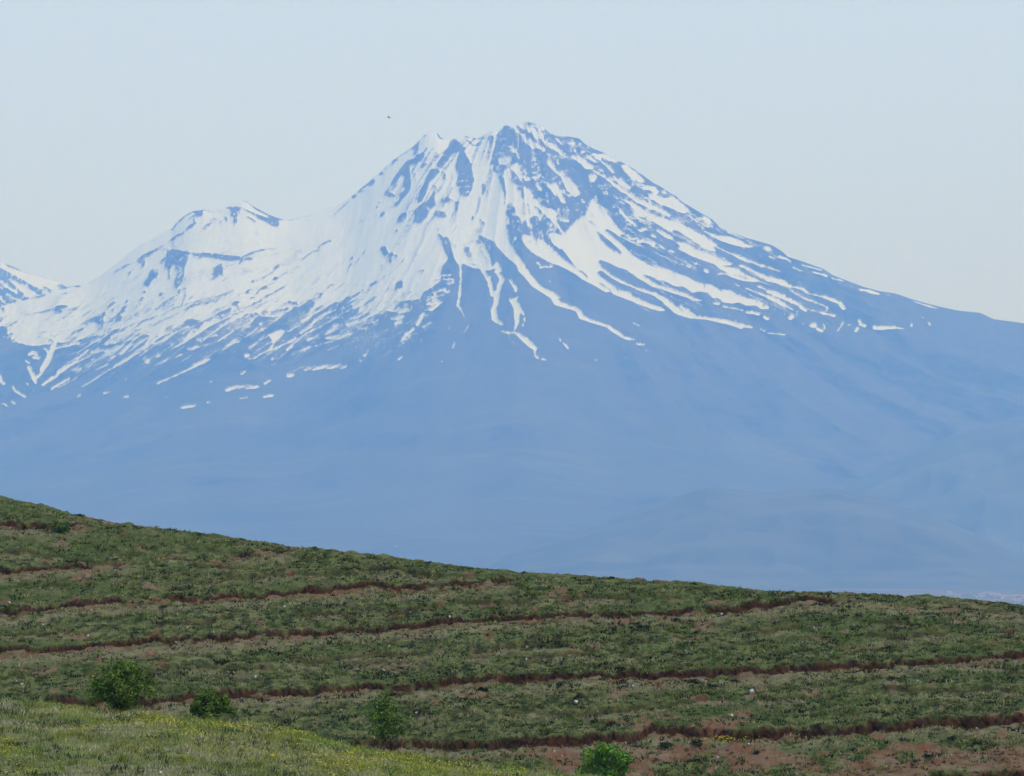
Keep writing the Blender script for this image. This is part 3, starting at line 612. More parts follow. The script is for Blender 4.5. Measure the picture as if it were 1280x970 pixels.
def hill(px, y, full=False):
    """height (and soil masks) of the hillside along sight column px at distance y"""
    px = np.asarray(px, float); y = np.asarray(y, float); px, y = np.broadcast_arrays(px, y)
    x = (px-CX)/F_PX*y
    ac = ray(px, np.interp(px, CREST[:, 0], CREST[:, 1]))[1]
    yb = KK/(HM-ac) - 2.; q = (HM-ac)/8.
    z = HZ + HM*(y-180)
    e = np.clip(y-yb, 0, None); emax = (HM+.42)/(2*q)
    z = z - q*np.minimum(e, emax)**2 - np.clip(e-emax, 0, None)*(HM+.42)
    bump = (fbm(x/4.5, y/4.5, 3, 4)-.5)*.42 + (fbm(x/.9, y/.9, 3, 9)-.5)*.24
    tus = 1-np.abs(2*vnoise(x/.42, y/.5, 12)-1); z = z + tus*tus*.13
    z = z + bump
    soil = np.zeros(px.shape); bench = np.zeros(px.shape); pale = np.zeros(px.shape)
    for k, (pts, h, pa, pb) in enumerate(BANKS):
        yk = line_depth(px, pts)
        yk = yk + (fbm(x/2.2, 0*x, 3, 50+k)-.5)*.55 + (vnoise(x/.5, 0*x, 60+k)-.5)*.5 + (vnoise(x/.3, 0*x, 65+k)-.5)*.16
        s = y-yk
        gap = sstep(.20, .33, fbm(x/1.5, 0*x+k*7, 4, 70+k)) if h < .5 else (.75+.25*sstep(.28, .42, fbm(x/1.5, 0*x+k*7, 4, 70+k)))
        ends = sstep(pa-12, pa+12, px)*sstep(pb+12, pb-12, px)
        hh = .78*h*ends*gap*(.65+.7*vnoise(x/1.1, 0*x, 80+k))
        z = z + hh*(np.where(s < 0, -.62*sstep(-1.5, -.25, s), 0) + np.where(s >= 0, -.62+1.1*sstep(0, .14, s)-.48*sstep(.25, 3.2, s), 0) + .32*np.exp(-((s+1.75)/.45)**2))
        soil = np.maximum(soil, sstep(-.16, -.04, s)*sstep(.19, .10, s)*np.clip(hh/h*2.4, 0, 1))
        bench = np.maximum(bench, sstep(-1.6, -1.0, s)*sstep(.1, -.15, s)*ends*sstep(.24, .46, fbm(x/1.6, y/.5, 3, 30)+.08*(k > 4)))
        pale = np.maximum(pale, np.exp(-((s+1.9)/.55)**2)*ends*.9)
    soil = soil*(.25+.75*sstep(.17, .27, fbm(x/.55, y/3., 3, 190)))
    for k, (pts,) in enumerate(TERRACETTE):
        p = np.array(pts, float); ends = sstep(p[0, 0]-30, p[0, 0]+30, px)*sstep(p[-1, 0]+30, p[-1, 0]-30, px)
        yk = line_depth(px, pts) + (fbm(x/3., 0*x, 3, 150+k)-.5)*2.2; s = y-yk
        gap = sstep(.36, .56, fbm(x/3., 0*x+k*5, 3, 170+k))*ends
        z = z + .16*gap*(np.where(s < 0, -.6*sstep(-1, -.2, s), -.6+1.1*sstep(0, .2, s)-.5*sstep(.3, 1.6, s)))
        pale = np.maximum(pale, np.exp(-((s+.8)/(.5 if k < 7 else 1.1))**2)*(gap if k < 7 else ends)*(.8 if k < 7 else 1.0))
        soil = np.maximum(soil, .55*sstep(-.1, 0, s)*sstep(.22, .1, s)*gap)
    if not full: return z, np.clip(soil+bench*.9, 0, 1), pale
    py = CY - F_PX*np.tan(np.arctan(z/y)-TH)
    red = sstep(922, 940, py)*sstep(520, 640, px)*.285 + sstep(860, 900, py)*sstep(500, 900, px)*.03 + np.exp(-((px-850)/75)**2-((py-908)/13)**2)*.26 + np.exp(-((px-60)/70)**2-((py-650)/12)**2)*.16
    patch = sstep(.70, .79, fbm(x/1.1, y/1.3, 4, 21)+red)
    return z, soil, np.maximum(bench*.75, patch*.85), pale, py
def bottom_depth(px): return np.full(np.shape(px), 163.)
pc = np.concatenate([np.linspace(-2600, -60, 110)[:-1], np.linspace(-60, 1340, 720), np.linspace(1340, 3600, 90)[1:]])
yb_ = KK/(HM-ray(pc, np.interp(pc, CREST[:, 0], CREST[:, 1]))[1]) - 2.
NR = 440
vv = np.linspace(0, 1, NR)[:, None]
Yg = 163. + (yb_[None]+6-163.)*vv
tail = np.concatenate([[8, 11, 15, 20, 28, 40, 60, 90, 130, 180, 240, 310]])[:, None]
Yg = np.vstack([Yg, yb_[None]+tail]); PCg = np.repeat(pc[None], len(Yg), 0)
zg, soil, bench, pale, _ = hill(PCg, Yg, True)
Xg = (PCg-CX)/F_PX*Yg
zg = np.maximum(zg, -121.5)
def m_hill():
    g = NT('hillside_turf')
    so = g.attr('soil').outputs['Fac']; be = g.attr('bench').outputs['Fac']; pa = g.attr('pale').outputs['Fac']
    n1 = g.noise(.9, 5, .6); n2 = g.noise(5., 4, .65); n3 = g.noise(.16, 4, .6)
    n4 = g.noise(1.7, 5, .72)
    c = g.mix(g.ramp(n4, .36, .64), (.023, .031, .009), (.130, .142, .046))
    c = g.mix(g.ramp(n1, .56, .76), c, (.18, .172, .080))
    c = g.mix(g.math('MULTIPLY', g.ramp(n3, .45, .62), .7), c, (.068, .090, .024))
    c = g.mix(g.math('MULTIPLY', pa, g.ramp(n2, .3, .6)), c, (.20, .165, .098))
    c = g.mix(be, c, g.mix(g.ramp(n1, .35, .65), g.mix(n2, (.095, .035, .019), (.225, .092, .052)), g.mix(n2, (.11, .070, .042), (.26, .185, .120))))
    c = g.mix(so, c, g.mix(g.ramp(g.math('ADD', g.math('MULTIPLY', n2, .5), g.math('MULTIPLY', n4, .5)), .38, .62), (.005, .0030, .0017), (.066, .026, .012)))  # dark red bank soil, its near-black parts paint in the bank's own shade
    return g.bsdf(c, .95, .1, bump=n2, bstr=.5, bdist=.08)
MAT_HILL = m_hill()
o = link('hillside', mesh_np('hillside', np.stack([Xg, Yg, zg], -1).reshape(-1, 3), grid_faces(len(Yg), len(pc)), True,
     {'soil': soil, 'bench': bench, 'pale': pale}), MAT_HILL, kind='structure')
o['label'] = 'terraced green hillside with long red soil banks'
# ------------------------------------------------------------------ near knoll
KNOLL = np.array([(-2600, 960), (-700, 868), (-300, 872), (0, 879), (60, 883), (120, 887), (200, 892), (250, 897), (300, 903), (370, 917), (430, 930), (480, 939), (540, 950), (600, 959), (660, 967), (700, 973), (1280, 1012), (2000, 1040), (3600, 1060)], float)
def knoll(px, y):
    px, y = np.broadcast_arrays(np.asarray(px, float), np.asarray(y, float))
    x = (px-CX)/F_PX*y
    zc = ray(px, np.interp(px, KNOLL[:, 0], KNOLL[:, 1]))[1]*160.
    near = np.interp(y, [-80, 0, 10, 30, 60, 100, 125, 140], [-4, -1.75, -2.7, -5.2, -8.4, -10.0, -9.6, -8.9])
    near = np.minimum(near, np.where(y > 90, zc-1.9, 99))
    t = sstep(128, 160, y)
    z = near*(1-t) + zc*t
    e = np.clip(y-158.5, 0, None); z = z - .022*e**2
    return z + ((fbm(x/3., y/3., 3, 14)-.5)*.30 + (fbm(x/.7, y/.7, 2, 19)-.5)*.26)*sstep(20, 90, y)
pk = np.concatenate([np.linspace(-2600, -60, 90)[:-1], np.linspace(-60, 760, 330), np.linspace(760, 3600, 90)[1:]])
yk = np.concatenate([np.linspace(134, 182, 200)])
Yk, Pk = np.meshgrid(yk, pk, indexing='ij'); zk = knoll(Pk, Yk)
def m_knoll():
    g = NT('knoll_turf')
    n1 = g.noise(.8, 5, .6); n2 = g.noise(6., 4, .65)
    c = g.mix(n2, (.060, .068, .024), (.23, .22, .10))
    c = g.mix(g.ramp(n1, .5, .7), c, (.15, .18, .042))
    return g.bsdf(c, .95, .1, bump=n2, bstr=.5, bdist=.06)
MAT_KNOLL = m_knoll()
o = link('grassy_knoll', mesh_np('grassy_knoll', np.stack([(Pk-CX)/F_PX*Yk, Yk, zk], -1).reshape(-1, 3), grid_faces(len(yk), len(pk)), True), MAT_KNOLL, kind='structure')
o['label'] = 'pale grassy knoll with yellow flowers in the near left corner'
xs2 = np.linspace(-110, 110, 90); ys2 = np.linspace(-80, 134, 60)
X2, Y2 = np.meshgrid(xs2, ys2)
P2 = np.clip(CX+F_PX*X2/np.maximum(Y2, 60), -2600, 3600)
edge = knoll(np.clip(CX+F_PX*X2/134., -2600, 3600), np.full(X2.shape, 134.))
b2 = sstep(95, 134, Y2); z2 = knoll(P2, Y2)*(1-b2)+edge*b2
link('near_ground', mesh_np('near_ground', np.stack([X2, Y2, z2], -1).reshape(-1, 3), grid_faces(60, 90), True), MAT_KNOLL, kind='structure')
# ------------------------------------------------------------------ turf, flowers, scrub cover
def m_tint(name, rough=.8, trans=0.):
    g = NT(name); a = g.attr('tint').outputs['Color']
    m = g.bsdf(a, rough, .15)
    return m
MAT_GRASS = m_tint('grass_blades'); MAT_LEAF = m_tint('leaves', .65)
def blades(name, bx, by, bz, hh, rad, col, nb, wid, label, seed):
    r = np.random.default_rng(seed); n = len(bx)
    B = lambda a: np.repeat(a, nb)
    ang = r.uniform(0, 2*np.pi, n*nb); d = np.sqrt(r.uniform(0, 1, n*nb))*B(rad)
    x = B(bx)+np.cos(ang)*d; y = B(by)+np.sin(ang)*d; z = B(bz)-.02 + .25*np.sin(ang)*d*HM
    h = B(hh)*r.uniform(.45, 1.1, n*nb)*(1-.4*d/B(rad))
    lean = r.uniform(.1, .9, n*nb)*h; wd = wid*r.uniform(.5, 1.5, n*nb); fa = r.uniform(0, np.pi, n*nb)
    V = np.empty((n*nb, 3, 3), np.float32)
    V[:, 0] = np.stack([x-np.cos(fa)*wd, y-np.sin(fa)*wd, z], -1)
    V[:, 1] = np.stack([x+np.cos(fa)*wd, y+np.sin(fa)*wd, z], -1)
    V[:, 2] = np.stack([x+np.cos(ang)*lean, y+np.sin(ang)*lean, z+h], -1)
    c = np.repeat(col, nb, 0)*r.uniform(.7, 1.35, (n*nb, 1)); c = np.repeat(c[:, None], 3, 1)
    me = mesh_np(name, V.reshape(-1, 3), np.arange(n*nb*3).reshape(-1, 3), False, None, c.reshape(-1, 3))
    return link(name, me, MAT_GRASS, kind='stuff', label=label)
def lerp(a, b, t): return np.asarray(a)[None]*(1-t[:, None])+np.asarray(b)[None]*t[:, None]
N = 60000
gp = rng.uniform(-50, 1330, N)
gy = 168 + rng.uniform(0, 1, N)*(KK/(HM-ray(gp, np.interp(gp, CREST[:, 0], CREST[:, 1]))[1]) + .5 - 168)
gz, gs, gb, gpl, gpy = hill(gp, gy, True); gx = (gp-CX)/F_PX*gy
dens = .35+.65*sstep(.40, .58, fbm(gx/.9, gy/.9, 3, 33))
keep = (rng.uniform(0, 1, N) < dens*(1-.96*np.clip(gs*1.5, 0, 1))*(1-.80*gb))
gp, gy, gz, gx, gpl, gb = [a[keep] for a in (gp, gy, gz, gx, gpl, gb)]
n = len(gp)
t1 = sstep(.40, .62, fbm(gx/2.6, gy/3.2, 4, 44)); t2 = sstep(.54, .74, fbm(gx/1.2, gy/1.5, 3, 45)+.26*gpl)
col = lerp((.070, .080, .020), (.106, .128, .028), sstep(.36, .62, fbm(gx/7., gy/6., 3, 43)*.5+fbm(gx/2.6, gy/3.2, 4, 44)*.5))
col = col*(1-t2[:, None]) + np.array([(.25, .23, .10)])*t2[:, None]
dk = (fbm(gx/.7, gy/.55, 2, 46)+rng.normal(0, .06, n) > .60)[:, None]; col = np.where(dk, np.array([(.018, .026, .008)]), col)
fr = (fbm(gx/.9, gy/.7, 2, 47)+rng.normal(0, .05, n) > .66)[:, None]; col = np.where(fr, np.array([(.085, .150, .026)]), col)
tn = (fbm(gx/.8, gy/.6, 2, 48)+rng.normal(0, .05, n) > .665)[:, None]; col = np.where(tn, np.array([(.27, .25, .115)]), col)
big = rng.uniform(0, 1, n)**3
blades('turf', gx, gy, gz, .08+.17*big+.03*t1, .12+.24*big, col, 9, .034, 'green and straw coloured grass tufts over the terraced hillside', 3)
FLW = [(95, 889, 22, 3, 60), (185, 900, 26, 6, 120), (228, 911, 26, 6, 130), (8, 937, 14, 6, 70), (30, 962, 20, 8, 50), (120, 912, 30, 6, 40), (290, 912, 20, 5, 70), (365, 917, 26, 4, 110), (408, 955, 22, 9, 150), (455, 949, 32, 6, 170), (520, 955, 30, 6, 110), (560, 962, 40, 6, 130), (625, 967, 32, 5, 110), (330, 950, 30, 10, 60), (480, 966, 40, 6, 90), (250, 940, 50, 14, 40)]
N = 26000
kp = rng.uniform(-50, 760, N); ky = rng.uniform(138, 164, N); kz = knoll(kp, ky); kx = (kp-CX)/F_PX*ky
ok = rng.uniform(0, 1, N) < .45+.55*sstep(.4, .55, fbm(kx/.8, ky/.8, 3, 53))
kp, ky, kz, kx = [a[ok] for a in (kp, ky, kz, kx)]
t1 = sstep(.40, .60, fbm(kx/2.2, ky/2.6, 4, 54)); t2 = sstep(.45, .62, fbm(kx/1.6, ky/2., 3, 55))
col = lerp((.185, .220, .055), (.200, .280, .052), t1)*(1-t2[:, None]) + np.array([(.36, .34, .19)])*t2[:, None]
d3 = (rng.uniform(0, 1, len(kx)) < .16*sstep(.42, .6, fbm(kx/.9, ky/1.2, 3, 57))*3)[:, None]; col = np.where(d3, np.array([(.045, .055, .018)]), col)
kpy = CY - F_PX*np.tan(np.arctan(kz/ky)-TH)
drift = sum(np.exp(-((kp-a)/(b*1.1))**2-((kpy-c)/(d*1.3))**2)*min(1, e/90) for a, c, b, d, e in FLW)
yl = np.clip(sstep(.56, .64, fbm(kx/1.1, ky/1.4, 3, 58)+.05*sstep(200, 420, kp))*.5 + drift*sstep(.40, .52, fbm(kx/.6, ky/.9, 3, 59)), 0, 1)[:, None]; col = col*(1-.6*yl)+np.array([(.36, .36, .030)])*.6*yl
blades('turf', kx, ky, kz, rng.uniform(.06, .20, len(kx))+.28*rng.uniform(0, 1, len(kx))**4, rng.uniform(.08, .26, len(kx)), col, 9, .018, 'pale green grass on the near knoll', 4)
def ground_k(px, py):
    """distance at which sight line (px,py) meets the knoll"""
    ys = np.linspace(160, 136, 200); a = ray(px, py)[1]; zz = knoll(np.full(200, float(px)), ys)
    k = np.argmax(zz <= a*ys); return ys[k]
fx, fy, fz = [], [], []
for cx_, cy_, sx_, sy_, cnt in FLW:
    for _ in range(int(cnt*2.6)):
        p = random.gauss(cx_, sx_); yq = ground_k(cx_, min(max(cy_, np.interp(cx_, KNOLL[:, 0], KNOLL[:, 1])+2), 975)) - random.gauss(0, sy_)*.16
        if p > 720: continue
        fx.append((p-CX)/F_PX*yq); fy.append(yq); fz.append(float(knoll(p, yq)))
for _ in range(240):
    p = random.gauss(908, 22); yq = float(depth_of(p, 934+random.gauss(0, 3)))
    fx.append((p-CX)/F_PX*yq); fy.append(yq); fz.append(float(hill(p, yq)[0]))
fx, fy, fz = map(np.array, (fx, fy, fz)); nf = len(fx)
ang = rng.uniform(0, 6.28, nf); r_ = rng.uniform(.02, .05, nf); zz = fz+rng.uniform(.08, .2, nf)
V = np.stack([np.stack([fx+np.cos(ang+k*2.1)*r_, fy+np.sin(ang+k*2.1)*r_, zz+(.02 if k == 1 else -.012)], -1) for k in range(3)], 1).reshape(-1, 3)
cc = np.repeat(np.array([(.48, .42, .03)])*rng.uniform(.6, 1.1, (nf, 1)), 3, 0)
link('yellow_flowers', mesh_np('yellow_flowers', V, np.arange(nf*3).reshape(-1, 3), False, None, cc), MAT_GRASS, kind='stuff', label='yellow wild flowers scattered over the near knoll')
# ------------------------------------------------------------------ leafy masses
def leaf_cloud(r, centres, radii, per, size, cols, squash=1., up=.0):
    V = []; C = []
    for (c, rad) in zip(centres, radii):
        m = per
        d = r.normal(size=(m, 3)); d /= np.linalg.norm(d, axis=1)[:, None]
        d *= (rad*r.uniform(.25, 1, (m, 1))**.5); d[:, 2] *= squash
        p = np.asarray(c)[None]+d
        a = r.normal(size=(m, 3)); a /= np.linalg.norm(a, axis=1)[:, None]
        b = np.cross(a, r.normal(size=(m, 3))); b /= np.linalg.norm(b, axis=1)[:, None]
        s = size*r.uniform(.6, 1.4, (m, 1))
        V.append(np.stack([p-a*s, p+b*s*.45, p+a*s, p-b*s*.45], 1))
        t = r.uniform(0, 1, m); base = lerp(cols[0], cols[1], t)*r.uniform(.75, 1.25)
        C.append(np.repeat(base[:, None], 4, 1))
    V = np.concatenate(V).reshape(-1, 3); C = np.concatenate(C).reshape(-1, 3)
    return V, np.arange(len(V)).reshape(-1, 4), C
def tube(pts, rad, sides=6):
    V = []; Fq = []; pts = [Vector(p) for p in pts]
    for i, p in enumerate(pts):
        t = (pts[min(i+1, len(pts)-1)]-pts[max(i-1, 0)]).normalized()
        u = t.cross(Vector((.31, .95, .05))).normalized(); v = t.cross(u)
        for k in range(sides):
            an = 2*math.pi*k/sides; V.append(p+(u*math.cos(an)+v*math.sin(an))*rad[i])
    for i in range(len(pts)-1):
        for k in range(sides):
            a = i*sides+k; b = i*sides+(k+1) % sides; Fq.append((a, b, b+sides, a+sides))
    return [tuple(v) for v in V], Fq
def tubes(name, parts):
    V = []; Fq = []
    for pts, rad in parts:
        v, f = tube(pts, rad); o_ = len(V); V += v; Fq += [tuple(i+o_ for i in q) for q in f]
    return mesh_np(name, V, np.array(Fq), True)
def m_bark():
    g = NT('bark'); return g.bsdf(g.mix(g.noise(9, 4), (.035, .026, .02), (.10, .08, .06)), .9, .1, bump=g.noise(30, 3), bstr=.5, bdist=.02)
MAT_BARK = m_bark()
def shrub(name, label, cat, px, py, y, wid, hgt, cols, seed, clumps=60, per=70, size=.07, kind='round', trunk=.0, group=None, zfun=None):
    r = np.random.default_rng(seed)
    z = float(zfun(px, y)) if zfun else float(ray(px, py)[1])*y
    root = bpy.data.objects.new(name, None); COL.objects.link(root); root.empty_display_size = .3
    root.location = ((px-CX)/F_PX*y, y, z-.03); root['label'] = label; root['category'] = cat
    if group: root['group'] = group
    cen = []; rad = []
    k = 0
    while k < clumps:
        u = r.uniform(-1, 1, 3)
        if u@u > 1 or u@u < .10: continue
        zz = (u[2]*.5+.5)
        if kind == 'round':
            prof = 1.0 if zz < .55 else math.sqrt(max(0, 1-((zz-.55)/.5)**2))
            prof = prof*(.80+.25*min(1, zz/.3)) + .04
        elif kind == 'upright':
            prof = .35+.65*math.sin(min(1, zz*1.05)*math.pi*.92) if zz < .6 else max(.12, .95-(zz-.6)*1.9)
        else:
            prof = .9
        lob = .86+.20*math.sin(3*math.atan2(u[1], u[0])+seed+3*zz)+.20*math.sin(7*math.atan2(u[1], u[0])+2*seed+4*zz)
        cen.append((u[0]*wid*.44*prof*lob, u[1]*wid*.44*prof*lob, trunk+(hgt-trunk)*(.08+.86*zz)+r.normal()*.05*hgt))
        rad.append(wid*r.uniform(.07, .15)); k += 1
    V, Fq, C = leaf_cloud(r, cen, rad, per, size, cols, .85)
    V[:, 2] = np.maximum(V[:, 2], .02)
    link('crown', mesh_np('crown', V, Fq, False, None, C), MAT_LEAF, parent=root)
    limbs = []
    tr = max(.035, wid*.025)
    if trunk > 0:
        limbs.append(([(0, 0, -.1), (.01, 0, trunk*.6), (-.01, .02, trunk+.1*hgt), (.02, 0, hgt*.75)], [tr*1.2, tr, tr*.8, tr*.25]))
    for i in range(9):
        c = cen[i*3]; b = (0, 0, trunk*.8) if trunk > 0 else (c[0]*.12, c[1]*.12, -.08)
        limbs.append(([b, (c[0]*.45, c[1]*.45, b[2]+(c[2]-b[2])*.5), c], [tr*.7, tr*.5, tr*.2]))
    link('trunk', tubes('trunk', limbs), MAT_BARK, parent=root)
    return root
GR = ((.042, .086, .008), (.170, .250, .028))
kz_ = lambda p, y: float(knoll(p, y))
hz_ = lambda p, y: float(hill(p, y)[0])
shrub('round_bush', 'large dark green round bush on the left edge of the knoll', 'bush', 153, 893, 160.2, 2.62, 2.05, GR, 11, 90, 75, .075, zfun=kz_)
shrub('low_bush', 'smaller dark green bush right of the large round bush', 'bush', 262, 902, 159.6, 1.62, 1.25, GR, 12, 70, 75, .065, zfun=kz_)
shrub('young_tree', 'slender young tree with a bare dark trunk on the knoll edge', 'tree', 480, 941, 158.8, 2.0, 2.25, ((.050, .095, .014), (.170, .260, .045)), 13, 72, 62, .055, kind='upright', trunk=.36, zfun=kz_)
shrub('bright_bush', 'bright green round bush cut by the bottom edge', 'bush', 757, 985, 166.5, 2.20, 1.85, ((.055, .135, .012), (.165, .320, .030)), 14, 70, 70, .07)
shrub('hilltop_bush', 'small green bush on the top left red bank of the hillside', 'bush', 76, 667, float(depth_of(76, 667)), 1.05, .62, ((.035, .08, .014), (.09, .16, .03)), 15, 26, 40, .06, zfun=hz_)
# ------------------------------------------------------------------ dark scrub
scrub_me = []
for k in range(6):
    r = np.random.default_rng(300+k)
    cen = [(r.uniform(-.13, .13), r.uniform(-.10, .10), r.uniform(.04, .13)) for _ in range(9)]
    V, Fq, C = leaf_cloud(r, cen, [.11]*9, 12, .06, ((.012, .018, .007), (.038, .054, .016)), .8)
    V[:, 2] = np.maximum(V[:, 2], 0)
    me = mesh_np('scrub', V, Fq, False, None, C); me.materials.append(MAT_LEAF); scrub_me.append((me, V, Fq, C))
SCRUB = [(100, 648, 1, 'dark scrub clump on the crest just right of the hilltop bush'), (168, 659, 1, 'dark scrub clump on the crest above the large round bush'), (250, 663, 1, 'dark scrub clump on the crest above the smaller bush'),
 (303, 674, 1, 'dark scrub clump on the crest left of the short upper bank'), (395, 686, 1, 'left one of two dark scrub clumps side by side on the crest'), (411, 687, 1, 'right one of two dark scrub clumps side by side on the crest'),
 (462, 694, 1, 'dark scrub clump on the crest left of the lone far farmhouse'), (535, 704, 1, 'small dark scrub on the crest right of the lone far farmhouse'), (590, 711, 1, 'tiny black scrub clump sticking out of the crest under the left summit shoulder'),
 (655, 719, 1, 'dark scrub on the crest right below the volcano summit'), (718, 722, 1, 'dark scrub clump on the flat part of the crest'), (765, 724, 1, 'dark scrub on the crest above the bright green bush'),
 (867, 733, 1, 'small dark scrub on the crest above the yellow flower patch'), (917, 735, 1, 'dark scrub clump on the crest left of the last upper bank'), (955, 741, 1, 'small scrub clump on the crest where the upper bank ends'), (1240, 756, 1, 'dark scrub on the crest in front of the far town'),
 (843, 780, 0, 'dark round scrub just below the upper red bank right of centre'), (548, 775, 0, 'dark scrub clump on the lip of the middle red bank'), (205, 764, 0, 'dark scrub clump on the upper left slope between two banks'), (890, 861, 0, 'black scrub clump below the long red bank at right'),
 (864, 856, 0, 'dark scrub clump beside bare soil under the long red bank'), (723, 875, 0, 'dark scrub clump just above the largest white stone'), (700, 862, 0, 'small dark scrub under the long red bank left of the largest stone'), (604, 866, 0, 'dark wide scrub clump below the third bank at centre'),
 (945, 944, 0, 'dark scrub clump in the red soil at lower right'), (870, 938, 0, 'dark scrub clump left of the yellow flower patch'), (830, 938, 0, 'dark scrub clump in red soil right of the bright green bush'), (1190, 931, 0, 'dark scrub clump under the thickest bank at far right'), (1013, 927, 0, 'black scrub clump under the thickest bank right of centre'),
 (490, 871, 0, 'dark scrub clump right above the young tree'), (327, 878, 0, 'dark scrub clump right of the smaller bush'), (1160, 950, 0, 'wide dark scrub clump near the bottom right corner')]
for i, (p, q, cr, lab) in enumerate(SCRUB):
    yq = float(depth_of(p, q))
    if cr: yq = float(KK/(HM-ray(p, np.interp(p, CREST[:, 0], CREST[:, 1]))[1]))+random.uniform(.3, 1.5)
    s = 1.05 if p == 462 else random.uniform(.65, .95) if cr else random.uniform(1.0, 1.35)
    o = link('scrub_clump', scrub_me[i % 6][0], cat='scrub', group='dark scrub clumps on the hillside', label=lab)
    o.location = ((p-CX)/F_PX*yq, yq, hz_(p, yq)-.02); o.rotation_euler.z = random.uniform(0, 6.28); o.scale = (s*1.25, s, s*random.uniform(.7, 1.05))
# the many smaller ones
n = 4200
sp = rng.uniform(-50, 1330, n); sy2 = 168+rng.uniform(0, 1, n)*(KK/(HM-ray(sp, np.interp(sp, CREST[:, 0], CREST[:, 1]))[1])-168)
sx2 = (sp-CX)/F_PX*sy2; ok = fbm(sx2/1.7, sy2/2., 3, 98) > .47
sp, sy2, sx2 = sp[ok], sy2[ok], sx2[ok]; sz2 = hill(sp, sy2)[0]
VV, FF_, CC_ = [], [], []; off = 0
for i in range(len(sp)):
    _, V, Fq, C = scrub_me[i % 6]; V = V[:24*4]; m = len(V)//4
    s = random.uniform(.45, .85); an = random.uniform(0, 6.28); ca, sa = math.cos(an)*s, math.sin(an)*s
    VV.append(np.stack([V[:, 0]*ca-V[:, 1]*sa+sx2[i], V[:, 0]*sa+V[:, 1]*ca+sy2[i], V[:, 2]*s*.9+sz2[i]-.01], -1))
    FF_.append(np.arange(m*4).reshape(-1, 4)+off); off += m*4; CC_.append(C[:m*4]*random.uniform(.8, 1.9))
link('scrub_cover', mesh_np('scrub_cover', np.concatenate(VV), np.concatenate(FF_), False, None, np.concatenate(CC_)), MAT_LEAF, kind='stuff', label='fine dark scrub scattered through the hillside grass')
# ------------------------------------------------------------------ white stones
def m_stone():
    g = NT('pale_stone'); return g.bsdf(g.mix(g.noise(12, 5), (.40, .38, .34), (.64, .62, .57)), .85, .2, bump=g.noise(20, 4), bstr=.4, bdist=.02)
MAT_STONE = m_stone(); stone_me = []
import bmesh
for k in range(4):
    bm = bmesh.new(); bmesh.ops.create_icosphere(bm, subdivisions=2, radius=.5)
    r = random.Random(40+k); pl = [(Vector((r.gauss(0, 1), r.gauss(0, 1), r.gauss(0, .6))).normalized(), r.uniform(.16, .36)) for _ in range(9)]
    for v in bm.verts:
        for nrm, d in pl:
            e = v.co.dot(nrm)-d
            if e > 0: v.co -= nrm*e*.9
    me = bpy.data.meshes.new('stone'); bm.to_mesh(me); bm.free(); me.materials.append(MAT_STONE); stone_me.append(me)
STONES = [(720, 884, 8.5, 'largest white stone, on the slope above the bright green bush'), (940, 865, 7.5, 'second largest white stone, on the slope right of centre below the third red bank'),
 (937, 830, 5, 'white stone resting just above the long red bank right of centre'), (902, 767, 5, 'white stone beside the thin upper red bank right of centre'), (659, 811, 4.5, 'white stone in the middle of the green slope below the summit'),
 (915, 901, 4.5, 'small white stone just above the thickest red bank'), (782, 934, 4, 'small white stone right beside the bright green bush'), (897, 950, 4.5, 'white stone in the red soil near the bottom edge'),
 (935, 937, 4, 'white stone right of the yellow flower patch below the thickest red bank'), (702, 950, 3, 'small pale stone left of the bright green bush'), (693, 945, 3, 'tiny pale stone in red soil left of the bright green bush'),
 (791, 860, 4.5, 'pale stone below the third red bank at centre right'), (878, 850, 4, 'long pale stone directly below the long red bank'), (840, 852, 3.5, 'tiny pale stone under the long red bank'),
 (1146, 855, 4.5, 'white stone on the slope at far right between the two lowest banks'), (1125, 917, 3.5, 'pale stone under the lowest red bank at the right'), (1220, 919, 4, 'white stone under the lowest red bank near the right edge'), (1017, 785, 3, 'tiny pale stone on the upper right slope'),
 (13, 754, 4.5, 'white stone above the upper red bank at the left edge'), (55, 781, 4, 'white stone below the upper red bank at the far left'), (111, 798, 4, 'white stone above the left round bush between two red banks'), (235, 791, 4.5, 'white stone just above the middle red bank left of centre'), (221, 810, 3.5, 'pale stone just below the middle red bank left of centre'),
 (320, 852, 4.5, 'white stone just above the red bank right of the smaller bush'), (29, 854, 5, 'white stone at far left, left of the large round bush'), (22, 853, 3.5, 'small white stone touching another at the far left'), (356, 761, 4, 'white stone below the upper bank left of the summit line'), (375, 756, 3, 'tiny pale stone close below the upper red bank'),
 (487, 813, 3.5, 'tiny pale stone on the green slope high above the young tree'), (480, 839, 4, 'white stone on the slope straight above the young tree'), (562, 777, 4, 'white stone on the brink of the middle red bank'), (658, 832, 4, 'white stone above the third bank at centre'), (427, 888, 3.5, 'pale stone left of the young tree crown'), (521, 894, 4, 'pale stone right of the young tree crown'),
 (202, 967, 5, 'white stone on the knoll at the bottom edge under the bushes'), (284, 968, 4, 'second white stone at the bottom edge of the knoll'), (132, 955, 3.5, 'small white stone on the knoll below the large bush'), (114, 940, 4, 'pale pinkish stone on the knoll below the large bush')]
for i, (p, q, s, lab) in enumerate(STONES):
    on_k = q > np.interp(p, KNOLL[:, 0], KNOLL[:, 1])
    yq = float(ground_k(p, q)) if on_k else float(depth_of(p, q+1))
    zq = float(knoll(p, yq)) if on_k else float(hill(p, yq)[0])
    o = link('stone', stone_me[i % 4], cat='stone', label=lab, group='white stones on the slopes')
    d = s*yq/F_PX*.98; o.scale = (d, d*.9, d*.85); o.rotation_euler = (random.uniform(-.4, .4), random.uniform(-.4, .4), random.uniform(0, 6.28))
    o.location = ((p-CX)/F_PX*yq, yq, zq+d*.40+.035)
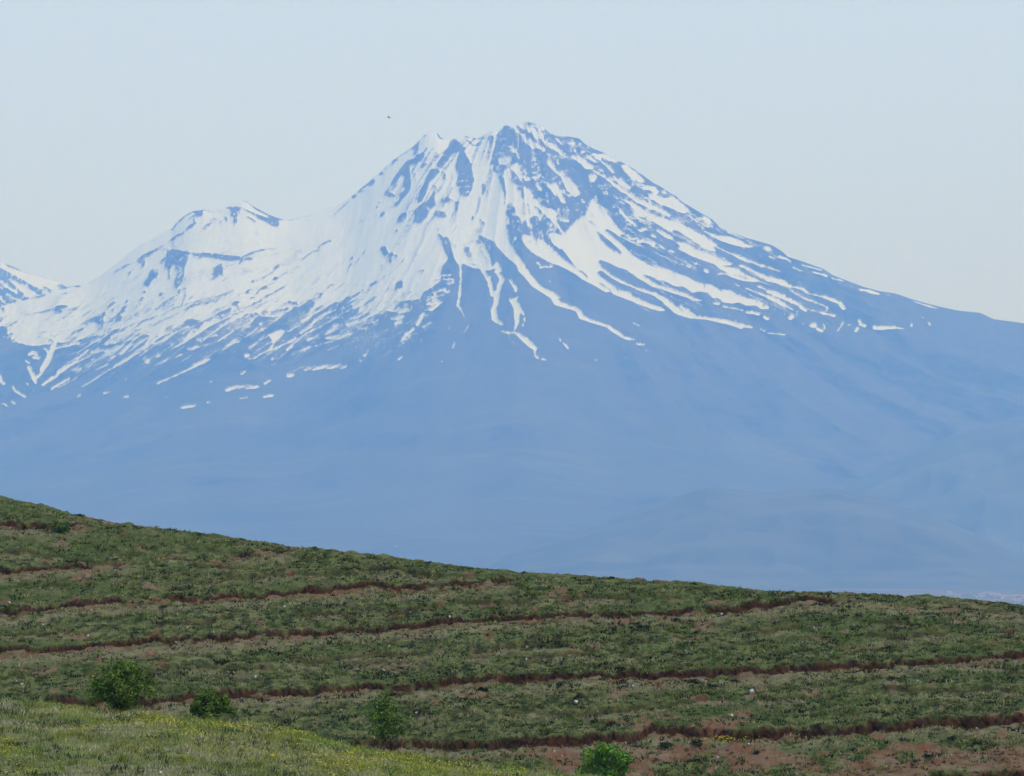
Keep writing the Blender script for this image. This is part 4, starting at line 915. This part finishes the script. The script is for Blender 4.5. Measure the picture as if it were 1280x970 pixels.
# ------------------------------------------------------------------ far town and farm
def m_plain_col(name, c1, c2, sc=.3):
    g = NT(name); return g.bsdf(g.mix(g.noise(sc, 3), c1, c2), .85, .2)
MAT_WALL = m_plain_col('lime_wall', (.36, .34, .31), (.58, .56, .53)); MAT_ROOF = m_plain_col('clay_roof', (.24, .18, .15), (.36, .29, .25)); MAT_GLASS = m_plain_col('window_dark', (.03, .035, .04), (.06, .06, .07))
def box_me(name, x0, x1, y0, y1, z0, z1, mat):
    me = bpy.data.meshes.new(name)
    me.from_pydata([(x, y, z) for z in (z0, z1) for y in (y0, y1) for x in (x0, x1)], [], [(0, 2, 3, 1), (4, 5, 7, 6), (0, 1, 5, 4), (2, 6, 7, 3), (0, 4, 6, 2), (1, 3, 7, 5)])
    me.materials.append(mat); return me
wall_me = box_me('wall', -7, 7, -5, 5, -1, 6, MAT_WALL)
roof_me = bpy.data.meshes.new('roof')
roof_me.from_pydata([(-7.6, -5.6, 6), (7.6, -5.6, 6), (7.6, 5.6, 6), (-7.6, 5.6, 6), (-7.6, 0, 9), (7.6, 0, 9)], [], [(0, 1, 5, 4), (2, 3, 4, 5), (0, 4, 3), (1, 2, 5), (0, 3, 2, 1)]); roof_me.materials.append(MAT_ROOF)
win_me = [box_me('window', x-.7, x+.7, -5.08, -4.9, z, z+1.4, MAT_GLASS) for x in (-4, 0, 4) for z in (1.2, 3.8)]
def house(px, y, z, rot, sc, label, group=None):
    root = bpy.data.objects.new('house', None); COL.objects.link(root); root.location = ((px-CX)/F_PX*y, y, z)
    root.rotation_euler.z = rot; root.scale = (sc, sc, sc); root['label'] = label; root['category'] = 'house'
    if group: root['group'] = group
    link('wall', wall_me, parent=root); link('roof', roof_me, parent=root)
    for wme in win_me: link('window', wme, parent=root)
def plain_z(x, y): return float(-120 + (fbm(np.array([x/900]), np.array([y/900]), 4, 3)[0]-.5)*8*sstep(2500, 6000, np.array([y]))[0])
TOWN = [(1185, 742.5), (1196, 746)] + [(1218+i*4.8+random.uniform(-1.5, 1.5), 745.5-2.6*math.sin(i*.42)+random.uniform(-1, 1)) for i in range(13)] + [(1270, 754), (1273, 751), (1262, 748), (1248, 748), (1255, 745), (1240, 746), (1278, 748)]
for i, (p, q) in enumerate(TOWN):
    y = 118/(q-HOR)*F_PX; x = (p-CX)/F_PX*y
    house(p, y, plain_z(x, y), random.uniform(-.5, .5), random.uniform(.7, 1.25), 'tiny pale house of the hazy town beyond the hill crest', 'houses of the far town')
house(495, 15600., float(ray(495, 685)[1])*15600+4, .2, .7, 'lone pale farmhouse on the hazy lower slope above the hill crest at centre left')
# ------------------------------------------------------------------ bird
def bird():
    y = 620.; rx, a = ray(486, 147); bm = bmesh.new()
    prof = [(-.30, .012, .03), (-.17, .03, .02), (-.05, .055, 0), (.06, .06, .0), (.13, .035, .02), (.17, .04, .035), (.21, .02, .03), (.25, .003, .02)]
    rings = []
    for t, rd, dz in prof: rings.append([bm.verts.new((math.cos(k*math.pi/4)*rd, t, dz+math.sin(k*math.pi/4)*rd)) for k in range(8)])
    for A, B in zip(rings[:-1], rings[1:]):
        for k in range(8): bm.faces.new((A[k], A[(k+1) % 8], B[(k+1) % 8], B[k]))
    bm.faces.new(rings[0]); bm.faces.new(rings[-1][::-1])
    body = bpy.data.meshes.new('bird'); bm.to_mesh(body); bm.free()
    mat = m_plain_col('dark_feathers', (.02, .02, .02), (.05, .045, .04), 20)
    root = link('bird', body, mat, label='tiny dark bird flying in the pale sky left of the summit', cat='bird', loc=(float(rx)*y, y, float(a)*y))
    root.rotation_euler = (.3, .2, 1.1)
    for s in (-1, 1):
        up = [(s*.03, .08, .03), (s*.2, .10, .13), (s*.42, .02, .20), (s*.40, -.02, .19), (s*.2, -.05, .12), (s*.03, -.07, .02)]
        V = up+[(x, y_, z-.012) for x, y_, z in up]
        Fq = [tuple(range(6)), tuple(range(11, 5, -1))]+[(i, i+6, (i+1) % 6+6, (i+1) % 6) for i in range(6)]
        me = bpy.data.meshes.new('wing'); me.from_pydata(V, [], Fq); link('wing', me, mat, parent=root)
bird()

# ------------------------------------------------------------------ haze
hb = bpy.data.meshes.new('haze')
hx, hy0, hy1, hz0, hz1 = 19500., -3500., 45500., -160., 2450.
hb.from_pydata([(sx*hx, yy, zz) for zz in (hz0, hz1) for yy in (hy0, hy1) for sx in (-1, 1)], [],
               [(0, 2, 3, 1), (4, 5, 7, 6), (0, 1, 5, 4), (2, 6, 7, 3), (0, 4, 6, 2), (1, 3, 7, 5)])
g = NT('haze_air')
pv = g.n('ShaderNodeVolumePrincipled')
pv.inputs['Density'].default_value = HAZE_DENSITY; pv.inputs['Color'].default_value = HAZE_COL + (1,)
pv.inputs['Absorption Color'].default_value = (1, 1, 1, 1); pv.inputs['Anisotropy'].default_value = 0.0
pv.inputs['Density Attribute'].default_value = ''; pv.inputs['Temperature Attribute'].default_value = ''
g.l(pv.outputs[0], g.out.inputs['Volume'])
try: g.m.cycles.homogeneous_volume = True
except Exception: pass
link('haze', hb, g.m, kind='stuff')
